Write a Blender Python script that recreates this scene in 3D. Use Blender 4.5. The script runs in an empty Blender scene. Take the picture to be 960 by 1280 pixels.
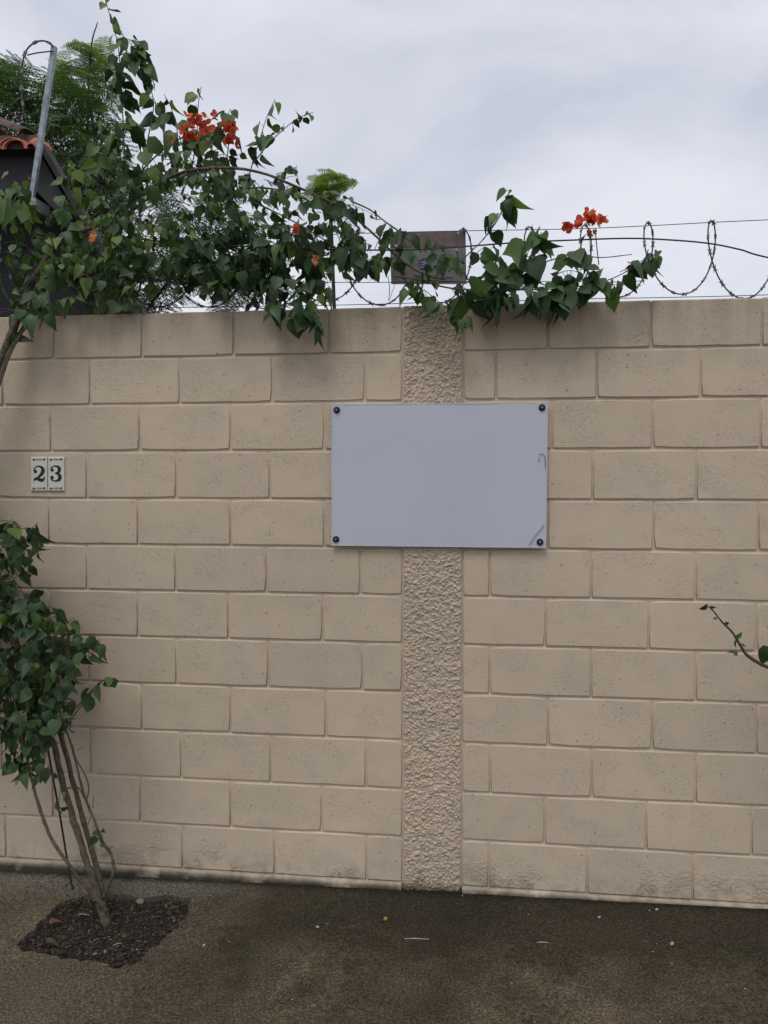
import bpy, bmesh, math, random
import numpy as np
from mathutils import Vector, Matrix, noise

random.seed(11)
R = math.radians
scene = bpy.context.scene
col = scene.collection

# ------------------------------------------------------------------ camera
F, CW, CH = 1032.1, 960.0, 1280.0
CAM = Vector((1.8923, -3.3437, 1.7264))
YAW, PITCH, ROLL = -0.1266, -0.05247, -0.00146
cy, sy, cp, sp, cr, sr = math.cos(YAW), math.sin(YAW), math.cos(PITCH), math.sin(PITCH), math.cos(ROLL), math.sin(ROLL)
FW = Vector((sy*cp, cy*cp, sp)); r0 = Vector((cy, -sy, 0)); u0 = r0.cross(FW)
RT = cr*r0 + sr*u0; UP = -sr*r0 + cr*u0
cam_d = bpy.data.cameras.new('camera'); cam = bpy.data.objects.new('camera', cam_d); col.objects.link(cam)
cam_d.sensor_fit = 'AUTO'; cam_d.sensor_width = 36.0; cam_d.lens = F/CH*36.0
cam_d.clip_start = 0.05; cam_d.clip_end = 3000
m = Matrix.Identity(4)
for i in range(3):
    m[i][0], m[i][1], m[i][2], m[i][3] = RT[i], UP[i], -FW[i], CAM[i]
cam.matrix_world = m
scene.camera = cam

# ------------------------------------------------------------------ world, sun, exposure
SUN_EL, SUN_AZ = R(58), R(192)       # azimuth clockwise from +Y: the sun stands behind the photographer, a little to the left
w = bpy.data.worlds.new('World'); scene.world = w; w.use_nodes = True
nt = w.node_tree; nt.nodes.clear()
def N(t, **k):
    n = nt.nodes.new(t)
    for a, b in k.items(): setattr(n, a, b)
    return n
out = N('ShaderNodeOutputWorld'); bg = N('ShaderNodeBackground'); bg.inputs['Strength'].default_value = 0.1
sky = N('ShaderNodeTexSky', sky_type='NISHITA'); sky.sun_disc = False
sky.sun_elevation = SUN_EL; sky.sun_rotation = SUN_AZ
tc = N('ShaderNodeTexCoord'); mp = N('ShaderNodeMapping'); mp.inputs['Scale'].default_value = (1.0, 1.0, 2.2)
mp.inputs['Location'].default_value = (.35, .2, .1)
nz = N('ShaderNodeTexNoise'); nz.inputs['Scale'].default_value = 2.9; nz.inputs['Detail'].default_value = 6; nz.inputs['Roughness'].default_value = .5
nz.inputs['Distortion'].default_value = .35
ramp = N('ShaderNodeValToRGB')
ramp.color_ramp.elements[0].position = .35; ramp.color_ramp.elements[0].color = (5.5, 5.75, 6.7, 1)
ramp.color_ramp.elements[1].position = .63; ramp.color_ramp.elements[1].color = (7.6, 7.75, 8.4, 1)
mixc = N('ShaderNodeMix', data_type='RGBA'); mixc.inputs[0].default_value = .93
nt.links.new(tc.outputs['Generated'], mp.inputs['Vector']); nt.links.new(mp.outputs[0], nz.inputs['Vector'])
nt.links.new(nz.outputs['Fac'], ramp.inputs[0])
nt.links.new(sky.outputs[0], mixc.inputs[6]); nt.links.new(ramp.outputs[0], mixc.inputs[7])
nt.links.new(mixc.outputs[2], bg.inputs['Color']); nt.links.new(bg.outputs[0], out.inputs[0])
sd = bpy.data.lights.new('sun', 'SUN'); sd.energy = 1.1; sd.angle = R(24); sd.color = (1, .95, .87)
sun = bpy.data.objects.new('sun', sd); col.objects.link(sun)
sdir = Vector((math.sin(SUN_AZ)*math.cos(SUN_EL), math.cos(SUN_AZ)*math.cos(SUN_EL), math.sin(SUN_EL)))
sun.rotation_euler = (-sdir).to_track_quat('-Z', 'Y').to_euler()
sun.location = sdir*30
vs = scene.view_settings
vs.view_transform = 'Standard'; vs.look = 'None'; vs.exposure = 0.12; vs.gamma = 1.0; vs.use_curve_mapping = False

# ------------------------------------------------------------------ helpers
def ray(px, py):
    return FW + RT*((px-CW/2)/F) + UP*((CH/2-py)/F)
def at(px, py, Y=0.0):
    d = ray(px, py); t = (Y-CAM.y)/d.y
    return CAM + d*t
GZ, TILT, TX0 = -0.030, .0125, 1.3         # the pavement falls a little towards the left
def gz(x): return GZ + TILT*(x-TX0)
def onz(px, py, Z=GZ):
    d = ray(px, py); t = (Z+TILT*(CAM.x-TX0)-CAM.z)/(d.z-TILT*d.x)
    return CAM + d*t
def mesh(name, verts, faces, mats, fm=None, smooth=False):
    me = bpy.data.meshes.new(name)
    me.from_pydata([tuple(v) for v in verts], [], faces)
    for mt in (mats if isinstance(mats, (list, tuple)) else [mats]): me.materials.append(mt)
    if fm is not None: me.polygons.foreach_set('material_index', np.array(fm, dtype=np.int32))
    if smooth: me.polygons.foreach_set('use_smooth', np.ones(len(me.polygons), dtype=bool))
    me.update(); return me
def link(name, me, parent=None, loc=None):
    o = bpy.data.objects.new(name, me); col.objects.link(o)
    if loc is not None: o.location = loc
    if parent is not None: o.parent = parent
    return o
def part(name, verts, faces, mats, parent, fm=None, smooth=False):
    """a part whose vertices are given in world space"""
    b = parent_origin(parent) if parent else Vector((0, 0, 0))
    return link(name, mesh(name, [Vector(v)-b for v in verts], faces, mats, fm, smooth), parent)
def parent_origin(p):
    o = Vector((0, 0, 0))
    while p is not None: o += p.location; p = p.parent
    return o
def thing(name, label, cat, loc=(0, 0, 0), group=None):
    o = bpy.data.objects.new(name, None); col.objects.link(o); o.location = loc
    o.empty_display_size = .1
    return tag(o, label, cat, group)
def tag(o, label, cat, group=None):
    o['label'] = label; o['category'] = cat
    if group: o['group'] = group
    return o

class MB:
    def __init__(s): s.v = []; s.f = []; s.m = []
    def add(s, vs, fs, mi=0):
        b = len(s.v); s.v += [Vector(v) for v in vs]
        s.f += [tuple(i+b for i in f) for f in fs]; s.m += [mi]*len(fs)
    def box(s, a, b, mi=0):
        x0, y0, z0 = a; x1, y1, z1 = b
        s.add([(x0,y0,z0),(x1,y0,z0),(x1,y1,z0),(x0,y1,z0),(x0,y0,z1),(x1,y0,z1),(x1,y1,z1),(x0,y1,z1)],
              [(0,3,2,1),(4,5,6,7),(0,1,5,4),(1,2,6,5),(2,3,7,6),(3,0,4,7)], mi)
    def tube(s, pts, rad, n=6, mi=0, cap=True, jit=0.0):
        pts = [Vector(p) for p in pts]
        if not isinstance(rad, (list, tuple)): rad = [rad]*len(pts)
        b = len(s.v); prev = None
        for i, p in enumerate(pts):
            t = (pts[min(i+1, len(pts)-1)]-pts[max(i-1, 0)]).normalized()
            if prev is None:
                a = t.orthogonal().normalized()
            else:
                a = (prev - t*prev.dot(t))
                a = a.normalized() if a.length > 1e-6 else t.orthogonal().normalized()
            prev = a; c = t.cross(a)
            for k in range(n):
                an = 2*math.pi*k/n; rr = rad[i]*(1+random.uniform(-jit, jit))
                s.v.append(p + (a*math.cos(an)+c*math.sin(an))*rr)
        for i in range(len(pts)-1):
            for k in range(n):
                k2 = (k+1) % n
                s.f.append((b+i*n+k, b+i*n+k2, b+(i+1)*n+k2, b+(i+1)*n+k)); s.m.append(mi)
        if cap:
            s.f.append(tuple(b+k for k in range(n))[::-1]); s.m.append(mi)
            e = b+(len(pts)-1)*n
            s.f.append(tuple(e+k for k in range(n))); s.m.append(mi)
    def obj(s, name, mats, parent=None, smooth=False):
        return part(name, s.v, s.f, mats, parent, s.m, smooth)

def smooth_path(pts, k=5):
    """Catmull-Rom through pts"""
    P = [Vector(p) for p in pts]; P = [P[0]*2-P[1]] + P + [P[-1]*2-P[-2]]
    o = []
    for i in range(1, len(P)-2):
        for j in range(k):
            t = j/k
            o.append(.5*((2*P[i]) + (P[i+1]-P[i-1])*t + (2*P[i-1]-5*P[i]+4*P[i+1]-P[i+2])*t*t + (3*P[i]-P[i-1]-3*P[i+1]+P[i+2])*t**3))
    o.append(P[-2]); return o
def lerp(a, b, t): return a+(b-a)*t
def rads(n, a, b): return [lerp(a, b, i/max(1, n-1)) for i in range(n)]

# ------------------------------------------------------------------ materials
class NT:
    def __init__(s, name):
        s.m = bpy.data.materials.new(name); s.m.use_nodes = True; s.t = s.m.node_tree
        s.b = s.t.nodes['Principled BSDF']; s.o = s.t.nodes['Material Output']
    def n(s, t, **k):
        x = s.t.nodes.new(t)
        for a, b in k.items():
            if a.startswith('i_'): x.inputs[a[2:].replace('_', ' ')].default_value = b
            else: setattr(x, a, b)
        return x
    def l(s, a, b): s.t.links.new(a, b)
    def noise(s, vec, scale, detail=4, rough=.55, dist=0):
        x = s.n('ShaderNodeTexNoise'); x.inputs['Scale'].default_value = scale; x.inputs['Detail'].default_value = detail
        x.inputs['Roughness'].default_value = rough; x.inputs['Distortion'].default_value = dist
        if vec is not None: s.l(vec, x.inputs['Vector'])
        return x.outputs['Fac']
    def ramp(s, fac, stops, interp='LINEAR'):
        x = s.n('ShaderNodeValToRGB'); e = x.color_ramp.elements; x.color_ramp.interpolation = interp
        while len(e) < len(stops): e.new(.5)
        for k, (p, c) in enumerate(stops):
            e[k].position = p; e[k].color = (c, c, c, 1) if isinstance(c, (int, float)) else (*c, 1)
        s.l(fac, x.inputs[0]); return x.outputs[0]
    def mix(s, fac, a, b, mode='MIX'):
        x = s.n('ShaderNodeMix', data_type='RGBA', blend_type=mode)
        for i, v in ((0, fac), (6, a), (7, b)):
            if hasattr(v, 'is_linked') or hasattr(v, 'links'): s.l(v, x.inputs[i])
            elif i == 0: x.inputs[0].default_value = v
            else: x.inputs[i].default_value = (*v, 1)
        return x.outputs[2]
    def math(s, op, a, b=0.0, c=None):
        x = s.n('ShaderNodeMath', operation=op)
        for i, v in enumerate((a, b) if c is None else (a, b, c)):
            if hasattr(v, 'links'): s.l(v, x.inputs[i])
            else: x.inputs[i].default_value = v
        return x.outputs[0]
    def bump(s, h, strength, dist, normal=None):
        x = s.n('ShaderNodeBump'); x.inputs['Strength'].default_value = strength; x.inputs['Distance'].default_value = dist
        s.l(h, x.inputs['Height'])
        if normal is not None: s.l(normal, x.inputs['Normal'])
        return x.outputs[0]
    def pos(s): return s.n('ShaderNodeNewGeometry').outputs['Position']
    def mapv(s, vec, scale=(1, 1, 1), loc=(0, 0, 0)):
        x = s.n('ShaderNodeMapping'); x.inputs['Scale'].default_value = scale; x.inputs['Location'].default_value = loc
        s.l(vec, x.inputs['Vector']); return x.outputs[0]
    def set(s, color=None, rough=None, normal=None, **k):
        if color is not None:
            if hasattr(color, 'links'): s.l(color, s.b.inputs['Base Color'])
            else: s.b.inputs['Base Color'].default_value = (*color, 1)
        if rough is not None:
            if hasattr(rough, 'links'): s.l(rough, s.b.inputs['Roughness'])
            else: s.b.inputs['Roughness'].default_value = rough
        if normal is not None: s.l(normal, s.b.inputs['Normal'])
        for a, v in k.items(): s.b.inputs[a.replace('_', ' ')].default_value = v
        return s.m

def simple(name, c, rough=.6, var=.15, scale=30, metallic=0.0, bump=0.0):
    t = NT(name); p = t.pos()
    n = t.noise(p, scale, 4)
    c2 = tuple(max(0, x*(1-var)) for x in c); c3 = tuple(min(1, x*(1+var)) for x in c)
    colr = t.ramp(n, [(.3, c2), (.7, c3)])
    t.set(colr, rough, Metallic=metallic)
    if bump: t.set(normal=t.bump(t.noise(p, scale*3, 5), .6, bump))
    return t.m

CREAM = (.56, .462, .348)
def wall_paint(name, kind):
    t = NT(name); p = t.pos(); oi = t.n('ShaderNodeObjectInfo')
    rnd = oi.outputs['Random']
    off = t.n('ShaderNodeVectorMath', operation='SCALE'); off.inputs[0].default_value = (13.1, 7.7, 9.3)
    t.l(rnd, off.inputs['Scale'])
    ad = t.n('ShaderNodeVectorMath', operation='ADD'); t.l(p, ad.inputs[0]); t.l(off.outputs[0], ad.inputs[1])
    q = ad.outputs[0]
    # base tone: big soft weathering + block to block
    big = t.noise(p, 1.3, 4, .55)
    c = t.ramp(big, [(.3, tuple(x*.92 for x in CREAM)), (.7, tuple(x*1.05 for x in CREAM))])
    med = t.noise(t.mapv(q, (1, 1, 1.6)), 9, 5, .6)
    c = t.mix(t.ramp(med, [(.42, 0.0), (.75, .45)]), c, (.49, .405, .295))
    if kind != 'stucco':
        bt = t.ramp(rnd, [(0, .96), (1, 1.035)])
        c = t.mix(1.0, c, bt, 'MULTIPLY')
        gm = t.ramp(t.noise(t.mapv(q, (1, 1, 1)), 3.1, 2), [(.60, 0.0), (.74, .4)])
        c = t.mix(gm, c, (.37, .365, .28))            # greenish damp film here and there
    # dirt that rain has carried down from the top of the wall, and splash at the foot
    sep = t.n('ShaderNodeSeparateXYZ'); t.l(p, sep.inputs[0])
    strk = t.noise(t.mapv(p, (9, 1, .9)), 1.6, 5, .6)
    top = t.n('ShaderNodeMapRange'); top.inputs[1].default_value = 2.06; top.inputs[2].default_value = 2.4; t.l(sep.outputs['Z'], top.inputs[0])
    td = t.math('MULTIPLY', top.outputs[0], t.ramp(strk, [(.33, 0.25), (.7, 1.0)]))
    c = t.mix(t.math('MULTIPLY', td, .62), c, (.20, .165, .12))
    ft = t.n('ShaderNodeMapRange'); ft.inputs[1].default_value = .10; ft.inputs[2].default_value = -.04; t.l(sep.outputs['Z'], ft.inputs[0])
    fd = t.math('MULTIPLY', ft.outputs[0], t.ramp(t.noise(p, 14, 6, .7), [(.45, 0.0), (.62, 1.0)]))
    c = t.mix(t.math('MULTIPLY', fd, .8 if kind == 'stucco' else .6), c, (.10, .085, .055))
    moss = t.n('ShaderNodeMapRange'); moss.inputs[1].default_value = .012; moss.inputs[2].default_value = -.03; t.l(sep.outputs['Z'], moss.inputs[0])
    md = t.math('MULTIPLY', moss.outputs[0], t.ramp(t.noise(p, 5, 6, .65), [(.36, 0.0), (.5, 1.0)]))
    c = t.mix(t.math('MULTIPLY', md, .95), c, (.028, .028, .018))
    rough = .72
    # relief
    fine = t.noise(t.mapv(q, (1, 1, 1.3)), 160, 4, .6)
    nrm = t.bump(fine, .35, .0016)
    if kind == 'block':
        # trowel-like horizontal tears and little pits of pressed concrete block
        zone = t.ramp(t.noise(t.mapv(q, (1, 1, 1.3)), 7.5, 3, .5), [(.40, 0.0), (.60, 1.0)])
        tears = t.noise(t.mapv(q, (1, 1, 2.6)), 95, 4, .7, .6)
        tr = t.ramp(tears, [(.31, 0.0), (.45, 1.0)])
        th = t.mix(zone, (1, 1, 1), tr)
        nrm = t.bump(th, .62, .0026, nrm)
        vo = t.n('ShaderNodeTexVoronoi'); vo.inputs['Scale'].default_value = 58
        dn = t.n('ShaderNodeTexNoise'); dn.inputs['Scale'].default_value = 120; t.l(q, dn.inputs['Vector'])
        dv = t.n('ShaderNodeVectorMath', operation='MULTIPLY_ADD'); t.l(dn.outputs['Color'], dv.inputs[0]); dv.inputs[1].default_value = (.018, .018, .012); t.l(q, dv.inputs[2])
        t.l(t.mapv(dv.outputs[0], (1, 1, 2.1)), vo.inputs['Vector'])
        pit = t.ramp(vo.outputs['Distance'], [(.06, 0.0), (.20, 1.0)])
        sel = t.n('ShaderNodeSeparateColor'); t.l(vo.outputs['Color'], sel.inputs[0])
        keep = t.math('GREATER_THAN', t.math('SUBTRACT', sel.outputs[0], t.math('MULTIPLY', t.math('SUBTRACT', 1.0, zone), .05)), .915)
        ph = t.mix(keep, (1, 1, 1), pit)
        nrm = t.bump(ph, 1.0, .005, nrm)
        c = t.mix(t.math('MULTIPLY', t.math('SUBTRACT', 1.0, ph), .7), c, (.055, .045, .035))   # shade of the pits' depth put into the colour, with lodged grime
        wave = t.noise(q, 11, 2, .5)
        nrm = t.bump(wave, .12, .006, nrm)
        pm = t.n('ShaderNodeMapRange'); pm.inputs[1].default_value = .16; pm.inputs[2].default_value = .0; t.l(sep.outputs['Z'], pm.inputs[0])
        pk = t.math('MULTIPLY', pm.outputs[0], t.ramp(t.noise(p, 4.5, 4, .6), [(.52, 0.0), (.60, 1.0)]))
        nrm = t.bump(t.math('MULTIPLY', pk, t.ramp(t.noise(p, 75, 4, .65), [(.4, 0.0), (.6, 1.0)])), .9, .006, nrm)   # blistered paint near the foot
    if kind == 'stucco':
        l2 = t.noise(t.mapv(p, (1, 1, 1.2)), 95, 5, .6)
        nrm = t.bump(l2, .7, .004, nrm)
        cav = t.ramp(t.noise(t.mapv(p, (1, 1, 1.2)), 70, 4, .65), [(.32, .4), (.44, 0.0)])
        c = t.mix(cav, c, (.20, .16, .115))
    t.set(c, rough, nrm, Specular_IOR_Level=.3)
    return t.m
M_BLOCK = wall_paint('painted_block', 'block')
M_MORTAR = wall_paint('painted_mortar', 'mortar')
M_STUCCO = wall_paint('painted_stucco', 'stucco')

# pavement
t = NT('weathered_concrete'); p = t.pos()
n1 = t.noise(p, 1.25, 7, .64, .4); n2 = t.noise(p, 9, 6, .7); n3 = t.noise(p, 120, 3, .7); n4 = t.noise(p, 330, 2, .6)
c = t.ramp(n1, [(.35, (.020, .016, .010)), (.46, (.040, .031, .019)), (.56, (.078, .061, .039)), (.68, (.135, .110, .074))])
c = t.mix(t.ramp(n2, [(.45, 0.0), (.7, .6)]), c, (.105, .083, .052))
grn = t.ramp(t.noise(p, 2.3, 5, .65, .2), [(.52, 0.0), (.66, .6)])
c = t.mix(grn, c, (.036, .04, .02))
sp = t.n('ShaderNodeSeparateXYZ'); t.l(p, sp.inputs[0])
wob = t.math('MULTIPLY', t.math('SUBTRACT', t.noise(p, 2.6, 6, .62), .5), 1.5)
# damp algae along the wall foot, worn gritty surface further out, clean grey cement by the pit
yy = t.math('ADD', sp.outputs['Y'], wob)
alg = t.n('ShaderNodeMapRange'); alg.inputs[1].default_value = -.62; alg.inputs[2].default_value = -.30; t.l(yy, alg.inputs[0])
xr = t.n('ShaderNodeMapRange'); xr.inputs[1].default_value = .55; xr.inputs[2].default_value = 1.2; t.l(t.math('ADD', sp.outputs['X'], wob), xr.inputs[0])
c = t.mix(t.math('MULTIPLY', t.math('MULTIPLY', alg.outputs[0], xr.outputs[0]), .8), c, (.026, .021, .013))
xl = t.n('ShaderNodeMapRange'); xl.inputs[1].default_value = 1.15; xl.inputs[2].default_value = .5; t.l(t.math('ADD', sp.outputs['X'], wob), xl.inputs[0])
c = t.mix(t.math('MULTIPLY', xl.outputs[0], .55), c, (.112, .093, .065))
cem = t.n('ShaderNodeMapRange'); cem.inputs[1].default_value = -.20; cem.inputs[2].default_value = -.08; t.l(t.math('ADD', sp.outputs['Y'], t.math('MULTIPLY', wob, .25)), cem.inputs[0])
xc = t.n('ShaderNodeMapRange'); xc.inputs[1].default_value = 1.0; xc.inputs[2].default_value = .6; t.l(sp.outputs['X'], xc.inputs[0])
c = t.mix(t.math('MULTIPLY', t.math('MULTIPLY', cem.outputs[0], xc.outputs[0]), .6), c, (.15, .14, .12))
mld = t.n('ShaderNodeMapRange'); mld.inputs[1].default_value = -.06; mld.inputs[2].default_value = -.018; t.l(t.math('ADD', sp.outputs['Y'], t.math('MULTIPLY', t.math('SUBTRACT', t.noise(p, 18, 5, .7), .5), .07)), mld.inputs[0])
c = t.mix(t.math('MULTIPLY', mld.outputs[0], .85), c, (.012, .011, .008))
grit = t.ramp(n3, [(.36, .40), (.52, 1.0), (.66, 2.0)]); c = t.mix(1.0, c, grit, 'MULTIPLY')
spk = t.ramp(n4, [(.62, 0.0), (.70, .7)]); c = t.mix(spk, c, (.20, .18, .14))
h = t.mix(.4, n2, n3)
M_PAVE = t.set(c, .93, t.bump(h, .8, .006), Specular_IOR_Level=.2)
M_SOIL = simple('dark_soil', (.022, .017, .012), .95, .5, 40, bump=.01)
M_DIRTEDGE = simple('broken_concrete_edge', (.07, .06, .045), .95, .4, 60, bump=.008)

def leaf_mat(name, c, c2, trans=.22, rough=.42):
    t = NT(name); p = t.pos(); oi = t.n('ShaderNodeObjectInfo')
    n = t.noise(p, 14, 3, .6)
    cc = t.ramp(n, [(.3, c), (.7, c2)])
    geo = t.n('ShaderNodeNewGeometry')
    cc = t.mix(t.math('MULTIPLY', geo.outputs['Backfacing'], .5), cc, tuple(x*1.5+.012 for x in c2))
    hv = t.ramp(oi.outputs['Random'], [(0, .75), (1, 1.25)])
    cc = t.mix(1.0, cc, hv, 'MULTIPLY')
    t.set(cc, rough, t.bump(t.noise(p, 70, 3), .25, .003), Specular_IOR_Level=.42)
    tr = t.n('ShaderNodeBsdfTranslucent'); t.l(t.mix(1.0, cc, (1.0, 1.25, .45), 'MULTIPLY'), tr.inputs[0])
    ms = t.n('ShaderNodeMixShader'); ms.inputs[0].default_value = trans
    t.l(t.b.outputs[0], ms.inputs[1]); t.l(tr.outputs[0], ms.inputs[2]); t.l(ms.outputs[0], t.o.inputs[0])
    return t.m
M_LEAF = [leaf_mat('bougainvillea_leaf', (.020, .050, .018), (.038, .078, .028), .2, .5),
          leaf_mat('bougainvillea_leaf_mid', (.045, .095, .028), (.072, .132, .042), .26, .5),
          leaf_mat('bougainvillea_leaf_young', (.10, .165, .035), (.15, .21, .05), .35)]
M_FERN = leaf_mat('feathery_leaf', (.036, .070, .030), (.070, .115, .045), .35, .55)
M_FERNY = leaf_mat('feathery_leaf_bright', (.16, .23, .05), (.24, .30, .075), .4, .55)  # bright yellow green leaf colour
M_BARK = simple('bougainvillea_bark', (.090, .073, .048), .88, .55, 45, bump=.012)
M_TWIG = simple('bougainvillea_twig', (.055, .05, .03), .8, .3, 60)
M_DARKTWIG = simple('dark_twig', (.03, .027, .02), .85, .3, 50)
M_BRACT = leaf_mat('orange_red_bract', (.60, .075, .04), (.72, .13, .07), .3, .6)
M_BRACTP = leaf_mat('pale_orange_bract', (.62, .20, .10), (.66, .26, .14), .3, .6)
M_GALV = simple('galvanised_steel', (.30, .33, .36), .5, .3, 25, metallic=.55)
M_WIRE = simple('rusty_grey_wire', (.05, .045, .042), .6, .35, 40, metallic=.4)
M_CABLE = simple('black_cable', (.018, .018, .019), .5, .2, 30)
M_BARB = simple('dull_razor_steel', (.15, .145, .14), .5, .35, 60, metallic=.4)

# board
t = NT('white_board_plastic'); p = t.pos()
n1 = t.noise(p, 1.8, 3, .5); n2 = t.noise(t.mapv(p, (1, 1, .3)), 22, 5, .6)
c = t.ramp(n1, [(.3, (.47, .485, .57)), (.7, (.525, .535, .615))])
c = t.mix(t.ramp(n2, [(.5, 0.0), (.85, .12)]), c, (.42, .42, .45))
M_BOARD = t.set(c, .33, t.bump(n1, .06, .01), Specular_IOR_Level=.35)
M_BOARDEDGE = simple('board_edge', (.55, .57, .62), .5, .1, 20)
M_BOLT = simple('dark_bolt', (.035, .033, .04), .4, .3, 80, metallic=.6)
M_INK = simple('black_ink', (.012, .012, .012), .5, .1)
M_MARK = simple('scuff_line', (.10, .10, .12), .6, .2)
M_TILEW = simple('glazed_white_tile', (.60, .60, .53), .3, .07, 25)
M_YEL = simple('ochre_print', (.42, .26, .03), .4, .25, 400)
M_GRN = simple('olive_print', (.22, .24, .03), .4, .25, 400)
M_DBL = simple('dark_print', (.06, .055, .06), .4, .3, 400)

# ------------------------------------------------------------------ ground, pit
pit_px = [(89,1123),(112,1118),(135,1116),(163,1120),(190,1121),(214,1119),(236,1123),(238,1134),(230,1148),(220,1160),(211,1167),(202,1178),(190,1186),(180,1197),(168,1206),(152,1210),(138,1209),(124,1203),(108,1201),(90,1200),(73,1197),(48,1191),(24,1188),(22,1180),(30,1172),(45,1158),(57,1148),(64,1140),(68,1132),(78,1127)]
loop = []
for i in range(len(pit_px)):
    a = onz(*pit_px[i]); b = onz(*pit_px[(i+1) % len(pit_px)])
    for k in range(3):
        q = a.lerp(b, k/3) + Vector((random.uniform(-.009, .009), random.uniform(-.009, .009), 0))
        loop.append(Vector((q.x, q.y, gz(q.x))))
bm = bmesh.new()
S = 160
# a finer patch near the camera, then the far ground
inner = [bm.verts.new(v) for v in loop]
outer = [bm.verts.new((x, y, gz(x))) for x, y in ((-S, -S), (S, -S), (S, S), (-S, S))]
es = [bm.edges.new((inner[i], inner[(i+1) % len(inner)])) for i in range(len(inner))]
es += [bm.edges.new((outer[i], outer[(i+1) % 4])) for i in range(4)]
bmesh.ops.triangle_fill(bm, edges=es, use_beauty=True, use_dissolve=False)
for f in bm.faces:
    f.normal_update()
    if f.normal.z < 0: f.normal_flip()
me = bpy.data.meshes.new('pavement'); bm.to_mesh(me); bm.free(); me.materials.append(M_PAVE)
pave = link('pavement', me); pave['kind'] = 'structure'
# the broken rim of the opening
cen = sum(loop, Vector())/len(loop)
mb = MB(); n = len(loop)
low = [Vector((lerp(v.x, cen.x, random.uniform(.0, .05)), lerp(v.y, cen.y, random.uniform(.0, .05)), gz(v.x)-.07)) for v in loop]
top = [Vector((v.x, v.y, gz(v.x))) for v in loop]
mb.add(top+low, [(i, (i+1) % n, n+(i+1) % n, n+i) for i in range(n)])
o = mb.obj('pavement_rim', M_DIRTEDGE); o['kind'] = 'structure'
# soil sheet
xs = [v.x for v in loop]; ys = [v.y for v in loop]
NX, NY = 60, 60; vv = []; ff = []
x0, x1, y0, y1 = min(xs)-.05, max(xs)+.05, min(ys)-.05, max(ys)+.05
def soil_z(x, y):
    return gz(x)-.022 + .012*noise.noise(Vector((x*14, y*14, 1))) + .008*noise.noise(Vector((x*45, y*45, 3)))
for j in range(NY+1):
    for i in range(NX+1):
        x, y = lerp(x0, x1, i/NX), lerp(y0, y1, j/NY)
        edge = min(i, NX-i, j, NY-j) < 2
        vv.append((x, y, min(soil_z(x, y), gz(x)-.004) if not edge else gz(x)-.06))
for j in range(NY):
    for i in range(NX):
        a = j*(NX+1)+i; ff.append((a, a+1, a+NX+2, a+NX+1))
o = part('soil', vv, ff, M_SOIL, None, smooth=True); o['kind'] = 'structure'
def inpoly(x, y, P):
    c = False; j = len(P)-1
    for i in range(len(P)):
        if (P[i][1] > y) != (P[j][1] > y) and x < (P[j][0]-P[i][0])*(y-P[i][1])/(P[j][1]-P[i][1])+P[i][0]: c = not c
        j = i
    return c
LP = [(v.x, v.y) for v in loop]
lit_m = [simple('litter_brown', (.048, .030, .018), .9, .35), simple('litter_dark', (.017, .013, .010), .9, .3),
         simple('litter_grey', (.07, .064, .053), .9, .3), simple('litter_green', (.035, .045, .018), .85, .3),
         simple('litter_pale', (.24, .21, .16), .9, .2)]
mb = MB(); cnt = 0
while cnt < 5200:
    x, y = random.uniform(x0, x1), random.uniform(y0, y1)
    if not inpoly(x, y, LP):
        # a little has scattered over the rim
        if random.random() > .008: continue
        zb = gz(x)+.001
    else: zb = soil_z(x, y)
    cnt += 1
    s = random.uniform(.0022, .0065); l = s*random.uniform(.8, 2.2)
    M3 = Matrix.Rotation(random.uniform(0, 6.28), 3, 'Z') @ Matrix.Rotation(random.uniform(-.7, .7), 3, 'X') @ Matrix.Rotation(random.uniform(-.6, .6), 3, 'Y')
    q = [M3 @ Vector(v) for v in ((-l, -s*.5, 0), (0, -s*.7, s*.5), (l, 0, 0), (0, s*.7, s*.4), (0, 0, -s*.4))]
    c = Vector((x, y, zb+.004))
    mi = random.choices(range(5), (36, 36, 15, 10, 2.2))[0]
    mb.add([c+v for v in q], [(0, 1, 3), (1, 2, 3), (0, 4, 1), (1, 4, 2), (2, 4, 3), (3, 4, 0)], mi)
o = mb.obj('leaf_litter', lit_m); o['kind'] = 'stuff'

# ------------------------------------------------------------------ the block wall
wall = thing('block_wall', 'cream painted concrete block wall with a rough rendered pilaster strip', 'wall', (1.4, 0.07, GZ))
XL, XR = -3.2, 7.0
ZR = [2.381, 2.193, 1.999, 1.8015, 1.6005, 1.4032, 1.2074, 1.0088, .8073, .6043, .3979, .1964, .0]
JL = {1:[67,177,292,411],2:[3,112,224,340,456],3:[63,174,288,405],4:[-3,108,220,337,448],5:[61,172,288,405],6:[-4,108,219,333,450],7:[62,172,285,403],8:[0,111,220,335,453],9:[66,177,288,407],10:[2,113,226,338,457],11:[66,175,288,402],12:[7,118,228,343,458]}
JR = {1:[685,814,953],2:[620,746,876],3:[690,816,951],4:[614,741,871],5:[685,817,948],6:[612,739,870],7:[682,811,946],8:[612,739,870],9:[685,815,946],10:[613,740,870],11:[681,808,940],12:[611,734,866]}
PX0, PX1 = 1.5421, 1.7878
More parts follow.
